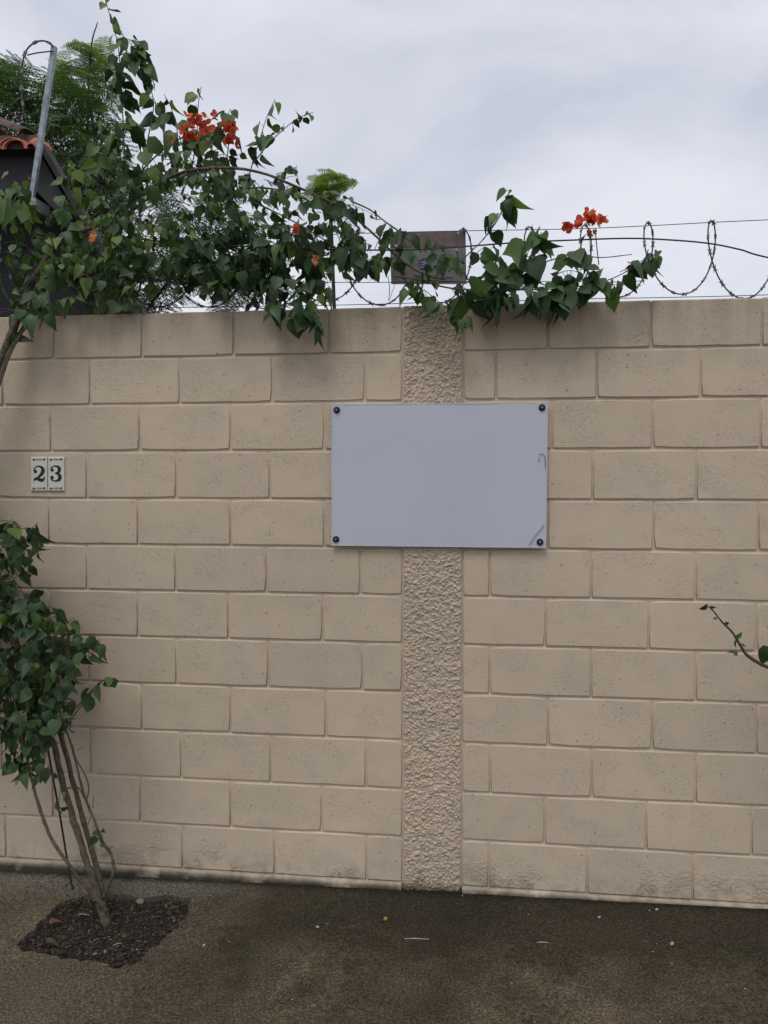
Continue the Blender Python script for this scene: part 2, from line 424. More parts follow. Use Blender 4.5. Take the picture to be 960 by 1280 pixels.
def block(x0, x1, z0, z1, nm='block'):
    g = .0028; x0 += g; x1 -= g; z0 += .0034; z1 -= .0012
    cx, cz = (x0+x1)/2, (z0+z1)/2; hx, hz = (x1-x0)/2, (z1-z0)/2
    nx = 5 if hx > .12 else 3; nz_ = 3
    ring = []
    for i in range(nx): ring.append((-hx+2*hx*i/nx, -hz, 0, -1))
    for i in range(nz_): ring.append((hx, -hz+2*hz*i/nz_, 1, 0))
    for i in range(nx): ring.append((hx-2*hx*i/nx, hz, 0, 1))
    for i in range(nz_): ring.append((-hx, hz-2*hz*i/nz_, -1, 0))
    dy = random.uniform(-.0012, .0012); tx, tz = random.uniform(-.004, .004), random.uniform(-.008, .008)
    A, B, C = [], [], []
    corner = [random.choice((.0004, .0008, .0012, .004)) for _ in range(4)]
    for (x, z, ox, oz) in ring:
        j = random.uniform(-.0009, .0009)
        sxn, szn = (1 if x > 0 else -1), (1 if z > 0 else -1)
        isc = abs(abs(x)-hx) < 1e-6 and abs(abs(z)-hz) < 1e-6
        cut = corner[(0 if x < 0 else 1)+(0 if z < 0 else 2)] if isc else 0
        xx, zz = x-sxn*cut+j*.6, z-szn*cut+j
        yb = dy+tx*xx+tz*zz
        A.append((xx, .016, zz))
        def ins(bx, bt, bb): return (xx-sxn*bx if abs(abs(x)-hx) < 1e-6 else xx, (zz-bt if z > 0 else zz+bb) if abs(abs(z)-hz) < 1e-6 else zz)
        bx, bz = ins(.0010, .0022, .0012); B.append((bx, yb+.0062, bz))
        bx, bz = ins(.0032, .0074, .0050); C.append((bx, yb+random.uniform(-.0003, .0003), bz))
    n = len(ring); V = A+B+C; Fc = []
    for k in range(2):
        for i in range(n):
            i2 = (i+1) % n; Fc.append((k*n+i, k*n+i2, (k+1)*n+i2, (k+1)*n+i))
    Fc.append(tuple(range(2*n, 3*n)))
    me = mesh(nm, V, Fc, M_BLOCK)
    me.polygons.foreach_set('use_smooth', np.array([True]*(2*n)+[False], dtype=bool))
    link(nm, me, wall, Vector((cx, 0, cz))-wall.location)
for r in range(1, 13):
    zt, zb = ZR[r-1], ZR[r]; zm = (zt+zb)/2
    # pixel row of the course's middle (the photo's courses), for the joint positions
    def jx(px):
        lo, hi = 300.0, 1200.0
        for _ in range(40):
            mid = (lo+hi)/2
            if at(px, mid).z > zm: lo = mid
            else: hi = mid
        return at(px, lo).x
    L = [jx(p) for p in JL[r]]; Rr = [jx(p) for p in JR[r]]
    while L[0] > XL: L.insert(0, L[0]-.4+random.uniform(-.008, .008))
    L[0] = XL-.01
    L.append(PX0)
    while Rr[-1] < XR: Rr.append(Rr[-1]+.4+random.uniform(-.008, .008))
    Rr[-1] = XR+.01; Rr.insert(0, PX1)
    for a, b in zip(L, L[1:]): block(a, b, zb, zt)
    for a, b in zip(Rr, Rr[1:]): block(a, b, zb, zt)
mb = MB(); mb.box((XL, .0085, -.3), (XR, .15, 2.374)); mb.obj('mortar', M_MORTAR, wall)
# ragged plaster footing
def footing(xa, xb):
    n = int((xb-xa)/.02); V = []; Fc = []
    for i in range(n+1):
        x = lerp(xa, xb, i/n)
        a = noise.noise(Vector((x*6, 2, 0))); b = noise.noise(Vector((x*23, 5, 0))); c = noise.noise(Vector((x*70, 9, 0)))
        zt = -.0015+.002*a+.0014*b; yf = -.011-.004*a-.003*b-.001*c
        V += [(x, .008, zt+.003), (x, yf*.55, zt), (x, yf, zt-.006), (x, yf-.001*c, -.018+.004*b), (x, yf+.002, gz(x)-.02)]
    for i in range(n):
        for k in range(4):
            a = i*5+k; Fc.append((a, a+1, a+6, a+5))
    part('footing', V, [f[::-1] for f in Fc], M_MORTAR, wall, smooth=True)
footing(XL, PX0-.004); footing(PX1+.003, XR)
# rendered pilaster
nxp, nzp = 80, 760; V = []; Fc = []
for j in range(nzp+1):
    z = lerp(GZ-.03, 2.378, j/nzp)
    for i in range(nxp+1):
        x = lerp(PX0+.002, PX1-.002, i/nxp)
        if i in (0, nxp): x += .0022*noise.noise(Vector((4, i, z*30)))
        e = min(i, nxp-i)/3.0
        q = Vector((x*85, 3.7, z*105))
        d3 = noise.noise(Vector((x*13, 8, z*13)))
        d = abs(noise.noise(q+Vector((d3, 0, 2*d3)))); d2 = abs(noise.noise(q*1.9+Vector((5, 9, 2)))); d4 = noise.noise(q*3.7+Vector((1, 4, 8)))
        lump = noise.noise(q*.5+Vector((31, 3, 7)))
        hgt = .0125*d+.0090*d2+.0022*d4+.0035*lump+.0013*d3-.005
        y = -.0035-hgt if e >= 1 else lerp(.006, -.0035-hgt, e)
        V.append((x, y, z))
for j in range(nzp):
    for i in range(nxp):
        a = j*(nxp+1)+i; Fc.append((a, a+1, a+nxp+2, a+nxp+1))
part('rendered_pilaster', V, Fc, M_STUCCO, wall, smooth=True)

# ------------------------------------------------------------------ the blank board
def px_quad(c, Y): return [at(x, y, Y) for x, y in c]
TL, TR, BR, BL = [at(x, y, -.024) for x, y in ((414.5, 505), (685, 503.5), (682.5, 685), (414.5, 682))]
board = thing('sign_board', 'blank pale lilac white board bolted over the rendered pilaster', 'board', (TL+TR+BR+BL)/4)
def bilin(u, v): return TL.lerp(TR, u).lerp(BL.lerp(BR, u), v)
bv = []; bf = []; nu, nv = 24, 16
for j in range(nv+1):
    for i in range(nu+1):
        u, v = i/nu, j/nv; q = bilin(u, v)
        bow = .004*math.sin(math.pi*u)*math.sin(math.pi*v)+.0012*noise.noise(Vector((u*4, v*3, 2)))
        bv.append((q.x, q.y-bow, q.z))
for j in range(nv):
    for i in range(nu):
        a = j*(nu+1)+i; bf.append((a, a+nu+1, a+nu+2, a+1))
part('panel', bv, bf, M_BOARD, board, smooth=True)
# thin returned edge, 9 mm deep
mb = MB()
for a, b in ((TL, TR), (TR, BR), (BR, BL), (BL, TL)):
    d = (b-a).normalized(); inn = Vector((0, 1, 0)).cross(d)
    c = (TL+BR)/2
    if (c-a).dot(inn) < 0: inn = -inn
    f0 = Vector((0, -.0012, 0)); bk = Vector((0, .010, 0))
    ei = inn*.0035
    mb.add([a+f0, b+f0, b+f0+ei-d*.0035, a+f0+ei+d*.0035, a+bk, b+bk], [(0, 1, 2, 3), (0, 4, 5, 1)])
mb.obj('edge_trim', M_BOARDEDGE, board)
mb = MB(); mb.add([v+Vector((0, .010, 0)) for v in (TL, TR, BR, BL)], [(0, 1, 2, 3)]); mb.obj('back_sheet', M_BOARDEDGE, board)
for (bx, by) in ((421, 512.5), (677.5, 509.5), (675, 677.5), (420, 674)):
    c = at(bx, by, -.026); mb = MB(); n = 14
    prof = [(.0, -.0095), (.006, -.0095), (.0085, -.0075), (.0095, -.003), (.0135, -.0028), (.0135, .001), ]
    V = []; Fc = []
    for (rr, yy) in prof[1:]:
        for k in range(n): V.append(c+Vector((rr*math.cos(6.2832*k/n), yy, rr*math.sin(6.2832*k/n))))
    for q in range(len(prof)-2):
        for k in range(n): Fc.append((q*n+k, q*n+(k+1) % n, (q+1)*n+(k+1) % n, (q+1)*n+k))
    Fc.append(tuple(range(n))[::-1])
    mb.add(V, [f[::-1] for f in Fc])
    bo = mb.obj('bolt', M_BOLT, board)
    mb = MB(); sN = []
    for k in range(6): sN.append(c+Vector((.0035*math.cos(6.2832*k/6), -.0100, .0035*math.sin(6.2832*k/6))))
    mb.add(sN, [(0, 1, 2, 3, 4, 5)]); mb.obj('bolt_socket', M_GALV, bo)
def strip(pts, wd, Y):
    V = []; Fc = []
    P = [at(x, y, Y) for x, y in pts]
    for i, q in enumerate(P):
        d = (P[min(i+1, len(P)-1)]-P[max(0, i-1)]).normalized(); nn = Vector((0, 1, 0)).cross(d).normalized()
        ww = wd[i] if isinstance(wd, (list, tuple)) else wd
        V += [q-nn*ww/2, q+nn*ww/2]
    for i in range(len(P)-1): Fc.append((2*i, 2*i+1, 2*i+3, 2*i+2))
    return V, Fc
for pts, wd in (([(680.5, 655.5), (676, 662), (670, 669), (665, 676), (661.5, 681.5)], .0026), ([(674, 569), (676, 567.5), (679, 568), (681, 571), (681.6, 577), (681.5, 585)], .0028), ([(675, 571), (673, 573.5), (674, 577), (676.5, 576)], .002)):
    mb = MB(); mb.add(*strip(pts, wd, -.0305)); mb.obj('scuff_mark', M_MARK, board)

# ------------------------------------------------------------------ house number tiles
def uv(u, v): return (20+u/12.0, 550+v/12.0)
def arcpath(pts, k=6):
    return [(q.x, q.y) for q in smooth_path([Vector((a, b, 0)) for a, b in pts], k)]
def interp(vals, n):
    o = []
    for i in range(n):
        f = i/(n-1)*(len(vals)-1); k = min(int(f), len(vals)-2); o.append(lerp(vals[k], vals[k+1], f-k))
    return o
UPX = 1/12.0/297.0     # one zoomed pixel in metres at the wall
def number_tile(u0, u1, v0, v1, digit, label):
    c = at(*uv((u0+u1)/2, (v0+v1)/2), -.006)
    root = thing('house_number_tile', label, 'number tile', c, 'house number tiles')
    q = [at(*uv(a, b), -.009) for a, b in ((u0, v0), (u1, v0), (u1, v1), (u0, v1))]
    cc = sum(q, Vector())/4
    f1 = [v.lerp(cc, .0) + Vector((0, .0025, 0)) for v in q]; f0 = [cc+(v-cc)*.95 for v in q]
    bk = [v+Vector((0, .009, 0)) for v in q]
    mb = MB(); mb.add(f0+f1+bk, [(3, 2, 1, 0)]+[(i, (i+1) % 4, 4+(i+1) % 4, 4+i) for i in range(4)]+[(4+i, 4+(i+1) % 4, 8+(i+1) % 4, 8+i) for i in range(4)])
    mb.obj('tile', M_TILEW, root)
    Yd = -.0094
    strokes, balls = digit
    mb = MB()
    for i, (pts, wd) in enumerate(strokes):
        P = arcpath(pts, 6); W = interp(wd, len(P))
        mb.add(*strip([uv(*a) for a in P], [x*UPX*1.22 for x in W], Yd-.00015*i))
    for i, (a, b, rr) in enumerate(balls):
        n = 16; e = at(*uv(a, b), Yd-.0006-.0001*i)
        mb.add([e+Vector((rr*UPX*math.cos(6.283*k/n), 0, rr*UPX*math.sin(6.283*k/n))) for k in range(n)], [tuple(range(n))])
    mb.obj('digit', M_INK, root)
    for vy, side in ((v0+38, 0), (v1-42, 1)):
        um = (u0+u1)/2; mb = MB()
        for k, (du, wv, hv, mi) in enumerate(((-42, 14, 26, 0), (-22, 20, 40, 0), (4, 24, 36, 1), (27, 18, 40, 0), (44, 12, 24, 1))):
            e = [at(*uv(um+du+wv*math.cos(a)*.55, vy+hv*math.sin(a)*.55+random.uniform(-2, 2)), Yd-.0001*k) for a in (0, 1.2, 2.1, 3.14, 4.2, 5.3)]
            mb.add(e, [(5, 4, 3, 2, 1, 0)], mi)
        for k, (du, wv, hv) in enumerate(((-80, 22, 42), (80, 22, 42), (-62, 14, 20), (64, 14, 20))):
            e = [at(*uv(um+du+wv*math.cos(a)*.6+(5 if du < 0 else -5)*math.sin(2*a), vy+hv*math.sin(a)*.55), Yd-.0006-.0001*k) for a in (0, 1.0, 2.1, 3.14, 4.2, 5.3)]
            mb.add(e, [(5, 4, 3, 2, 1, 0)], 2)
        mb.obj('ornament', [M_YEL, M_GRN if digit is D3 and side == 0 else M_YEL, M_DBL], root)
D2 = ([([(272, 478), (276, 430), (308, 400), (350, 396), (392, 420), (404, 462), (380, 515), (330, 560), (285, 598), (268, 614)], [14, 14, 16, 22, 40, 50, 44, 24, 18, 14]),
       ([(268, 606), (290, 582), (325, 580), (360, 597), (395, 600), (418, 582), (428, 548)], [16, 30, 44, 46, 44, 26, 10])],
      [(290, 472, 27)])
D3 = ([([(524, 448), (530, 412), (565, 394), (605, 394), (640, 412), (650, 448), (632, 486), (585, 500)], [12, 14, 16, 22, 40, 46, 34, 14]),
       ([(585, 500), (630, 510), (658, 545), (650, 588), (612, 612), (570, 612), (532, 596), (524, 560)], [14, 34, 50, 46, 24, 16, 14, 12])],
      [(542, 450, 27), (540, 562, 29)])
number_tile(218, 466, 256, 768, D2, 'white glazed tile with a black digit two, left one of the house number pair')
number_tile(478, 722, 254, 768, D3, 'white glazed tile with a black digit three, right one of the house number pair')

# ------------------------------------------------------------------ fence wires and razor wire
def wire(name, pts, Y, r, mat, label, cat, group=None, kk=6):
    P = smooth_path([at(x, y, Y) for x, y in pts], kk)
    mb = MB(); mb.tube(P, r, 5)
    o = mb.obj(name, mat, None, True)
    c = P[0].copy(); me = o.data
    for v in me.vertices: v.co -= c
    o.location = c
    return tag(o, label, cat, group)
G = 'fence wires along the wall top'
wire('fence_wire', [(-400, 330), (-40, 318), (250, 300), (460, 291.5), (585, 288.5), (720, 286), (814, 282), (890, 278), (955, 275), (1200, 264), (1500, 250)], .085, .0016, M_WIRE, 'topmost thin straight fence wire, level with the razor wire loop tops', 'fence wire', G)
wire('fence_wire', [(-400, 360), (-40, 352), (250, 352), (400, 353), (576, 352.5), (690, 352), (760, 352.5), (806, 351)], .075, .0015, M_WIRE, 'thin middle fence wire passing behind the leaves right of the brown plate', 'fence wire', G)
wire('fence_wire', [(-400, 385), (-40, 386), (250, 384), (440, 381), (525, 378.5), (640, 376), (720, 373.8), (850, 371.5), (960, 368.5), (1250, 358), (1500, 350)], .06, .0016, M_WIRE, 'lowest fence wire lying close over the top of the block wall', 'fence wire', G)
wire('overhead_cable', [(180, 300), (300, 308), (460, 312.5), (520, 312), (582, 308), (650, 303), (720, 300), (782, 298), (830, 299.5), (884, 304), (925, 312), (960, 322), (1100, 350), (1300, 385)], -.03, .0032, M_CABLE, 'thick black cable arching over the fence wires and sagging at right', 'cable')
for i, (x, ya, yb) in enumerate(((745, 286, 331),)):
    wire('wire_tie', [(x-1, ya), (x+1, (ya+yb)/2), (x+3.5, yb)], .083, .0022, M_CABLE, 'short dark upright tie under the orange red flower spray', 'wire tie', kk=2)

# concertina coil
P0 = at(890, 276, .09); Pb = at(910, 369, .09)
RC = (P0.z-Pb.z)/2*1.0; ZC0 = (P0.z+Pb.z)/2; PITCH_X = .2405
coil = []; TPL = 30
n0, n1 = -13, 9
for k in range(n0*TPL, n1*TPL+1):
    tt = k/TPL; th_ = tt*2*math.pi
    jit = .012*math.sin(tt*1.7)+.008*math.sin(tt*4.1+1)
    x = P0.x + PITCH_X*tt - .078*math.sin(th_) + jit*(0 if -1.6 < tt < 2 else 1)
    y = .09 - RC*.8*math.sin(th_)*.55
    rr = RC*(1+.05*math.sin(tt*2.3+.5))
    z = ZC0 + rr*math.cos(th_) + (RC-rr) + .02*(x-P0.x)*(-.15)
    coil.append(Vector((x, y, z)))
def coil_thing(path, r, label, group, barb_step, barb):
    root = thing('razor_wire', label, 'razor wire', path[0], group)
    mb = MB(); mb.tube(path, r, 5); mb.obj('strand', M_WIRE, root, True)
    mb = MB(); acc = 0
    for i in range(1, len(path)):
        acc += (path[i]-path[i-1]).length
        if acc > barb_step:
            acc = 0; tdir = (path[i]-path[i-1]).normalized(); a = tdir.orthogonal().normalized(); a = Matrix.Rotation(random.uniform(0, 3.1), 3, tdir) @ a
            c = path[i]; nn = tdir.cross(a)
            for s1 in (-1, 1):
                for s2 in (-1, 1):
                    tip = c+tdir*s1*barb+a*s2*barb*.62
                    mb.add([c+tdir*s1*barb*.25+nn*.0012, c+a*s2*r*1.2+nn*.0014, tip, c+tdir*s1*barb*.3-nn*.0012, c+a*s2*r*1.2-nn*.0014], [(0, 1, 2), (4, 3, 2), (0, 2, 3), (1, 4, 2)])
            mb.tube([c-tdir*barb*.55, c+tdir*barb*.55], r*1.9, 4)
    o = mb.obj('barbs', M_BARB, root); o['kind'] = 'stuff'
    return root
coil_thing(coil, .0029, 'coil of razor wire looping along the top of the block wall', None, .047, .016)

# ------------------------------------------------------------------ plate on the wires
q = [at(x, y, .105) for x, y in ((487, 290), (582, 289), (583, 355), (489, 355))]
plate = thing('warning_plate', 'weathered brown and grey plate with a blue emblem hung on the fence wires', 'sign', sum(q, Vector())/4)
D = Vector((0, .004, 0))
mb = MB(); mb.add(q+[v+D for v in q], [(3, 2, 1, 0), (4, 5, 6, 7)]+[(i, (i+1) % 4, 4+(i+1) % 4, 4+i) for i in range(4)])
mb.obj('plate', simple('weathered_plate', (.15, .145, .145), .6, .3, 22), plate)
qb = [at(x, y, .1035) for x, y in ((487.4, 290.5), (581.6, 289.5), (581.8, 307.5), (487.9, 309))]
mb = MB(); mb.add(qb, [(3, 2, 1, 0)]); mb.obj('upper_band', simple('faded_red_brown', (.13, .095, .085), .6, .3, 20), plate)
c = at(530, 330, .1025); rr = 6.8/297*1.03
mb = MB(); mb.add([c+Vector((rr*math.cos(6.283*k/24), 0, rr*math.sin(6.283*k/24))) for k in range(24)], [tuple(range(24))])
em = mb.obj('round_emblem', simple('deep_blue_print', (.035, .04, .10), .5, .2), plate)
for (ya, yb) in ((328.4, 325.6), (331.2, 328.2), (334.2, 331.6)):
    mb = MB(); mb.add(*strip([(524.3, ya), (529, ya-.6), (532, yb+.5), (536, yb)], [.002, .003, .003, .0015], .1018)); mb.obj('white_stripe', simple('white_print', (.4, .42, .5), .5, .1), em)
M_FIG = simple('faded_black_print', (.035, .035, .042), .6, .3)
mb = MB()
mb.add(*strip([(542, 333), (548, 334), (555, 335), (560, 333)], [.006, .017, .014, .005], .1022))
mb.add(*strip([(549, 335), (547.5, 341), (545.5, 347)], [.012, .008, .006], .1020))
mb.add(*strip([(556, 335), (554.5, 342), (551, 348.5)], [.010, .007, .006], .1018))
mb.obj('dark_mark', M_FIG, plate)
mb = MB()
mb.add(*strip([(536, 346), (546, 346.6), (556, 347), (566, 346.5)], .0035, .1021))
mb.add(*strip([(540, 350.5), (552, 351), (566, 350.8)], .0025, .1019))
mb.obj('faded_line', M_FIG, plate)
for (x, ya, yb) in ((488.5, 285, 294), (580, 284, 293)):
    mb = MB(); mb.tube([at(x, ya, .1), at(x+.5, (ya+yb)/2, .098), at(x, yb, .1)], .0016, 4); mb.obj('wire_hook', M_CABLE, plate)

# ------------------------------------------------------------------ neighbour's house
YH = 2.6
hb = at(0, 400, YH); hbase = Vector((hb.x, YH, GZ))
house = thing('house', 'dark walled neighbouring house with orange roof tiles behind the wall', 'house', hbase)
M_DARKW = simple('shaded_charcoal_wall', (.009, .009, .0105), .8, .25, 6)  # charcoal, blackened to paint in the shadow under the roof
M_PANEL = simple('dark_grey_gable', (.030, .031, .036), .75, .2, 7)
M_TERRA = simple('terracotta_tile', (.42, .14, .085), .8, .3, 14, bump=.006)
M_TERRAD = simple('mossy_old_tile', (.10, .065, .055), .85, .4, 14, bump=.006)
def prism(pts_px, Y, depth, name, mat):
    f = [at(x, y, Y) for x, y in pts_px]; n = len(f)
    b = [v+Vector((0, depth, 0)) for v in f]
    mb = MB(); mb.add(f+b, [tuple(range(n))[::-1], tuple(range(n, 2*n))]+[(i, (i+1) % n, n+(i+1) % n, n+i) for i in range(n)])
    return mb.obj(name, mat, house)
wallp = [(-420, 236), (72, 222), (172, 392)]
fz = [at(x, y, YH+.5) for x, y in wallp]; fz.append(Vector((fz[2].x, YH+.5, GZ))); fz.append(Vector((fz[0].x, YH+.5, GZ)))
bz = [v+Vector((-1.4, 3.2, 0)) for v in fz]; mb = MB()
mb.add(fz+bz, [(4, 3, 2, 1, 0), (5, 6, 7, 8, 9)]+[(i, (i+1) % 5, 5+(i+1) % 5, 5+i) for i in range(5)])
mb.obj('wall', M_DARKW, house)
prism([(-420, 190), (46, 184), (88, 262), (78, 272), (58, 252), (44, 237), (-420, 246)], YH+.12, .06, 'gable_panel', M_PANEL)
prism([(44, 176), (50, 176), (196, 420), (184, 420)], YH+.02, .12, 'verge_board', simple('verge_timber', (.03, .028, .028), .8, .3, 15))
prism([(-420, 188), (45, 178), (47, 186), (-420, 196)], YH+.0, .16, 'fascia', simple('fascia_timber', (.03, .024, .022), .8, .3, 15))
# roof slab rising away from the eave
e0, e1 = at(-420, 186, YH+.02), at(47, 177, YH+.02); vb = at(190, 418, YH+.03)
rv = [e0, e1, e1+Vector((-1.2, 2.2, .4)), e0+Vector((0, 2.2, .4))]
mb = MB(); mb.add(rv+[v+Vector((0, 0, .05)) for v in rv], [(0, 3, 2, 1), (4, 5, 6, 7), (0, 1, 5, 4), (1, 2, 6, 5), (2, 3, 7, 6), (3, 0, 4, 7)])
rw = [e1, vb, vb+Vector((-1.5, 3.2, .0)), e1+Vector((-1.2, 2.2, .4))]
mb.add(rw+[v+Vector((0, 0, .05)) for v in rw], [(0, 3, 2, 1), (4, 5, 6, 7), (0, 1, 5, 4), (1, 2, 6, 5), (2, 3, 7, 6), (3, 0, 4, 7)])
roof = mb.obj('roof', M_TERRAD, house)
def rooftile(px, py, r, mat, ln=.42, Y=YH-.04, turn=0, squash=.75, rise=.14):
    c = at(px, py, Y); n = 9; V = []; Fc = []
    for k in range(n):
        a = math.pi*k/(n-1)
        for (rr) in (r, r-.014):
            for yy in (0, ln):
                v = Vector((rr*(1-.12*yy/ln)*math.cos(a), yy, rr*squash*math.sin(a)+rise*yy/ln))
                V.append(c+Matrix.Rotation(turn, 3, 'Z') @ v)
    for k in range(n-1):
        a = 4*k; b = a+4
        Fc += [(a, b, b+1, a+1), (a+2, a+3, b+3, b+2), (a, a+2, b+2, b), (a+1, b+1, b+3, a+3)]
    mb = MB(); mb.add(V, Fc); return mb.obj('roof_tile', mat, roof, True)
for x in range(-420, 20, 33):
    rooftile(x+9, 186-.009*x, .10, M_TERRA, turn=random.uniform(-.05, .05))
rooftile(14, 186, .115, M_TERRA, turn=.05)
rooftile(38, 184, .045, M_TERRA, ln=.14, turn=-.1)
rooftile(36, 170, .09, M_TERRAD, Y=YH+.02, ln=.3, turn=1.2, squash=.6)
for x in range(-400, 16, 50):
    rooftile(x, 168, .11, M_TERRAD if x > -30 else M_TERRA, Y=YH+.25, turn=1.45, squash=.5, rise=.02)

# galvanised angle post with its own curl of wire
pa, pb_ = at(36.5, 260, YH-.08), at(66.5, 57, YH-.12)
post = thing('fence_post', 'leaning galvanised angle post rising in front of the tiled roof', 'post', pa)
ax = (pb_-pa).normalized(); sx = Vector((1, 0, 0)); sx = (sx-ax*sx.dot(ax)).normalized(); sy_ = ax.cross(sx)
mb = MB(); w_ = .034; th2 = .006
prof = [(-w_/2, 0), (w_/2, 0), (w_/2, w_), (w_/2-th2, w_), (w_/2-th2, th2), (-w_/2, th2)]
V = [pa+sx*a+sy_*b for a, b in prof]+[pb_+sx*a+sy_*b for a, b in prof]
mb.add(V, [(5, 4, 3, 2, 1, 0), (6, 7, 8, 9, 10, 11)]+[(i, (i+1) % 6, 6+(i+1) % 6, 6+i) for i in range(6)])
mb.obj('angle_bar', M_GALV, post)
mb = MB(); c = pa+ax*.03; mb.box(c+Vector((-.05, -.004, -.04)), c+Vector((.05, .2, .04))); mb.obj('bracket', M_GALV, post)
Yc = YH-.13
loop_px = [(30, 150), (27, 110), (28, 80), (33, 63), (42, 54), (52, 51), (60, 53), (66, 57)]
pc = smooth_path([at(x, y, Yc) for x, y in loop_px], 6)
coil_thing(pc, .006, 'single curl of razor wire tied to the galvanised post', None, .11, .03)
wire('fence_wire', [(34, 69), (45, 66.5), (56, 65), (67, 64)], Yc, .005, M_WIRE, 'short wire spanning the curl at the head of the leaning post', 'fence wire', kk=3)

# ------------------------------------------------------------------ leaves
def leaf_geo(L=1.0, Wd=.72, fold=.25, droop=.35, twist=0.0, tip=.12, wav=0.0):
    """heart-shaped leaf, stem at the origin, growing along +X, face up +Z"""
    ts = [0, .07, .24, .45, .66, .84, 1.0]; ws = [0.06, .30, .48, .46, .31, .13, 0.0]
    V = []; Fc = []
    for i, (tq, wq) in enumerate(zip(ts, ws)):
        x = tq*L; z0 = -droop*tq*tq*L; hw = wq*Wd*L
        back = -.07*L if i == 1 else 0
        wz = wav*math.sin(tq*9)
        tw = twist*tq
        for sgn in (-1, 0, 1):
            y = sgn*hw; z = z0+abs(sgn)*hw*fold+sgn*wz*hw
            V.append(Vector((x+(back if sgn else 0), y*math.cos(tw)-(z-z0)*math.sin(tw), z0+y*math.sin(tw)+(z-z0)*math.cos(tw))))
    for i in range(len(ts)-1):
        a = 3*i; Fc += [(a, a+3, a+4, a+1), (a+1, a+4, a+5, a+2)]
    return V, Fc
LEAFS = [leaf_geo(1, .92, .22, .30, .1), leaf_geo(1, .70, .42, .5, -.3, wav=.12), leaf_geo(1, .98, .15, .25, .2, wav=.14),
         leaf_geo(1, .66, .6, .7, .4, wav=.15), leaf_geo(1, .88, .3, -.15, -.2, wav=.08), leaf_geo(1, .74, .5, .95, .1, wav=.1)]
LEAF_ME = [[mesh('leaf', v, [f[::-1] for f in fc], M_LEAF[k], smooth=True) for k in range(3)] for v, fc in LEAFS]
class Plant:
    def __init__(s): s.leaves = []; s.tw = MB()
    def leaf(s, p, d, size, mat, prio=0.0, face=None):
        d = d.normalized()
        nn = (face if face is not None else Vector((random.gauss(0, .75), -.6+random.gauss(0, .6), .6+random.gauss(0, .5))))
        nn = nn-d*nn.dot(d)
        if nn.length < 1e-3: nn = d.orthogonal()
        nn.normalize(); yv = nn.cross(d)
        Mx = Matrix(((d.x*size, yv.x*size, nn.x*size), (d.y*size, yv.y*size, nn.y*size), (d.z*size, yv.z*size, nn.z*size)))
        s.leaves.append((p, Mx, random.randrange(len(LEAFS)), mat, prio))
    def petiole_leaf(s, p, d, size, mat, prio):
        e = p+d*size*.28
        s.tw.tube([p, p.lerp(e, .5)+Vector((0, 0, size*.03)), e], [.0012, .001, .0008], 3, 0, False)
        s.leaf(e, d*.6+Vector((0, 0, -.7))+Vector((random.gauss(0, .25), random.gauss(0, .25), random.gauss(0, .2))), size, mat, prio)
    def twig(s, pts, n, size, mats, r=.0028, prio=1.0, start=.08):
        """a leafy shoot along world points"""
        P = smooth_path(pts, 4); s.tw.tube(P, rads(len(P), r, r*.4), 4, 0)
        for i in range(n):
            f = lerp(start, 1.0, (i+random.uniform(.1, .9))/n)*(len(P)-1); k = min(int(f), len(P)-2)
            p = P[k].lerp(P[k+1], f-k); td = (P[k+1]-P[k]).normalized()
            sd = td.orthogonal(); sd = Matrix.Rotation(random.uniform(0, 6.28), 3, td) @ sd
            d = (sd*.9+td*.35+Vector((0, -.25, -.25))).normalized()
            mat = random.choices((0, 1, 2), mats)[0]
            sz = 1.06*size*random.uniform(.55, 1.25)*lerp(1.0, .62, (f/(len(P)-1))**3)
            s.petiole_leaf(p, d, sz, mat, prio+random.random()*.3)
    def finish(s, root, extra_name='foliage', limit=300):
        s.leaves.sort(key=lambda a: -a[4])
        b = root.location
        for p, Mx, vi, mi, pr in s.leaves[:limit]:
            o = bpy.data.objects.new('leaf', LEAF_ME[vi][mi]); col.objects.link(o); o.parent = root
            m4 = Mx.to_4x4(); m4.translation = p-b; o.matrix_local = m4
        rest = s.leaves[limit:]
        if rest:
            V = []; Fc = []; fm = []
            for p, Mx, vi, mi, pr in rest:
                base = len(V); lv, lf = LEAFS[vi]
                V += [p+Mx @ v for v in lv]
                Fc += [tuple(i+base for i in f[::-1]) for f in lf]; fm += [mi]*len(lf)
            o = part(extra_name, V, Fc, M_LEAF, root, fm, True); o['kind'] = 'stuff'
        o = s.tw.obj('twigs', M_TWIG, root); o['kind'] = 'stuff'

# ------------------------------------------------------------------ bougainvillea
pb = onz(133, 1158, GZ-.03)
bou = thing('bougainvillea', 'tall bougainvillea rooted in the pavement pit and arching over the wall with orange red flowers', 'bougainvillea', pb)
PL = Plant()
def stem(pts, r0, r1, mat=M_BARK, n=7, jit=.12, kk=5, name='stem'):
    P = smooth_path(pts, kk)
    mb = MB(); P = [q+Vector((random.uniform(-1, 1), random.uniform(-1, 1), 0))*r0*.10 for q in P]; mb.tube(P, [.86*q*random.uniform(.93, 1.08) for q in rads(len(P), r0, r1)], n, 0, True, jit); mb.obj(name, mat, bou, True)
def pxp(lst): return [at(x, y, Y) for x, y, Y in lst]
YP = pb.y
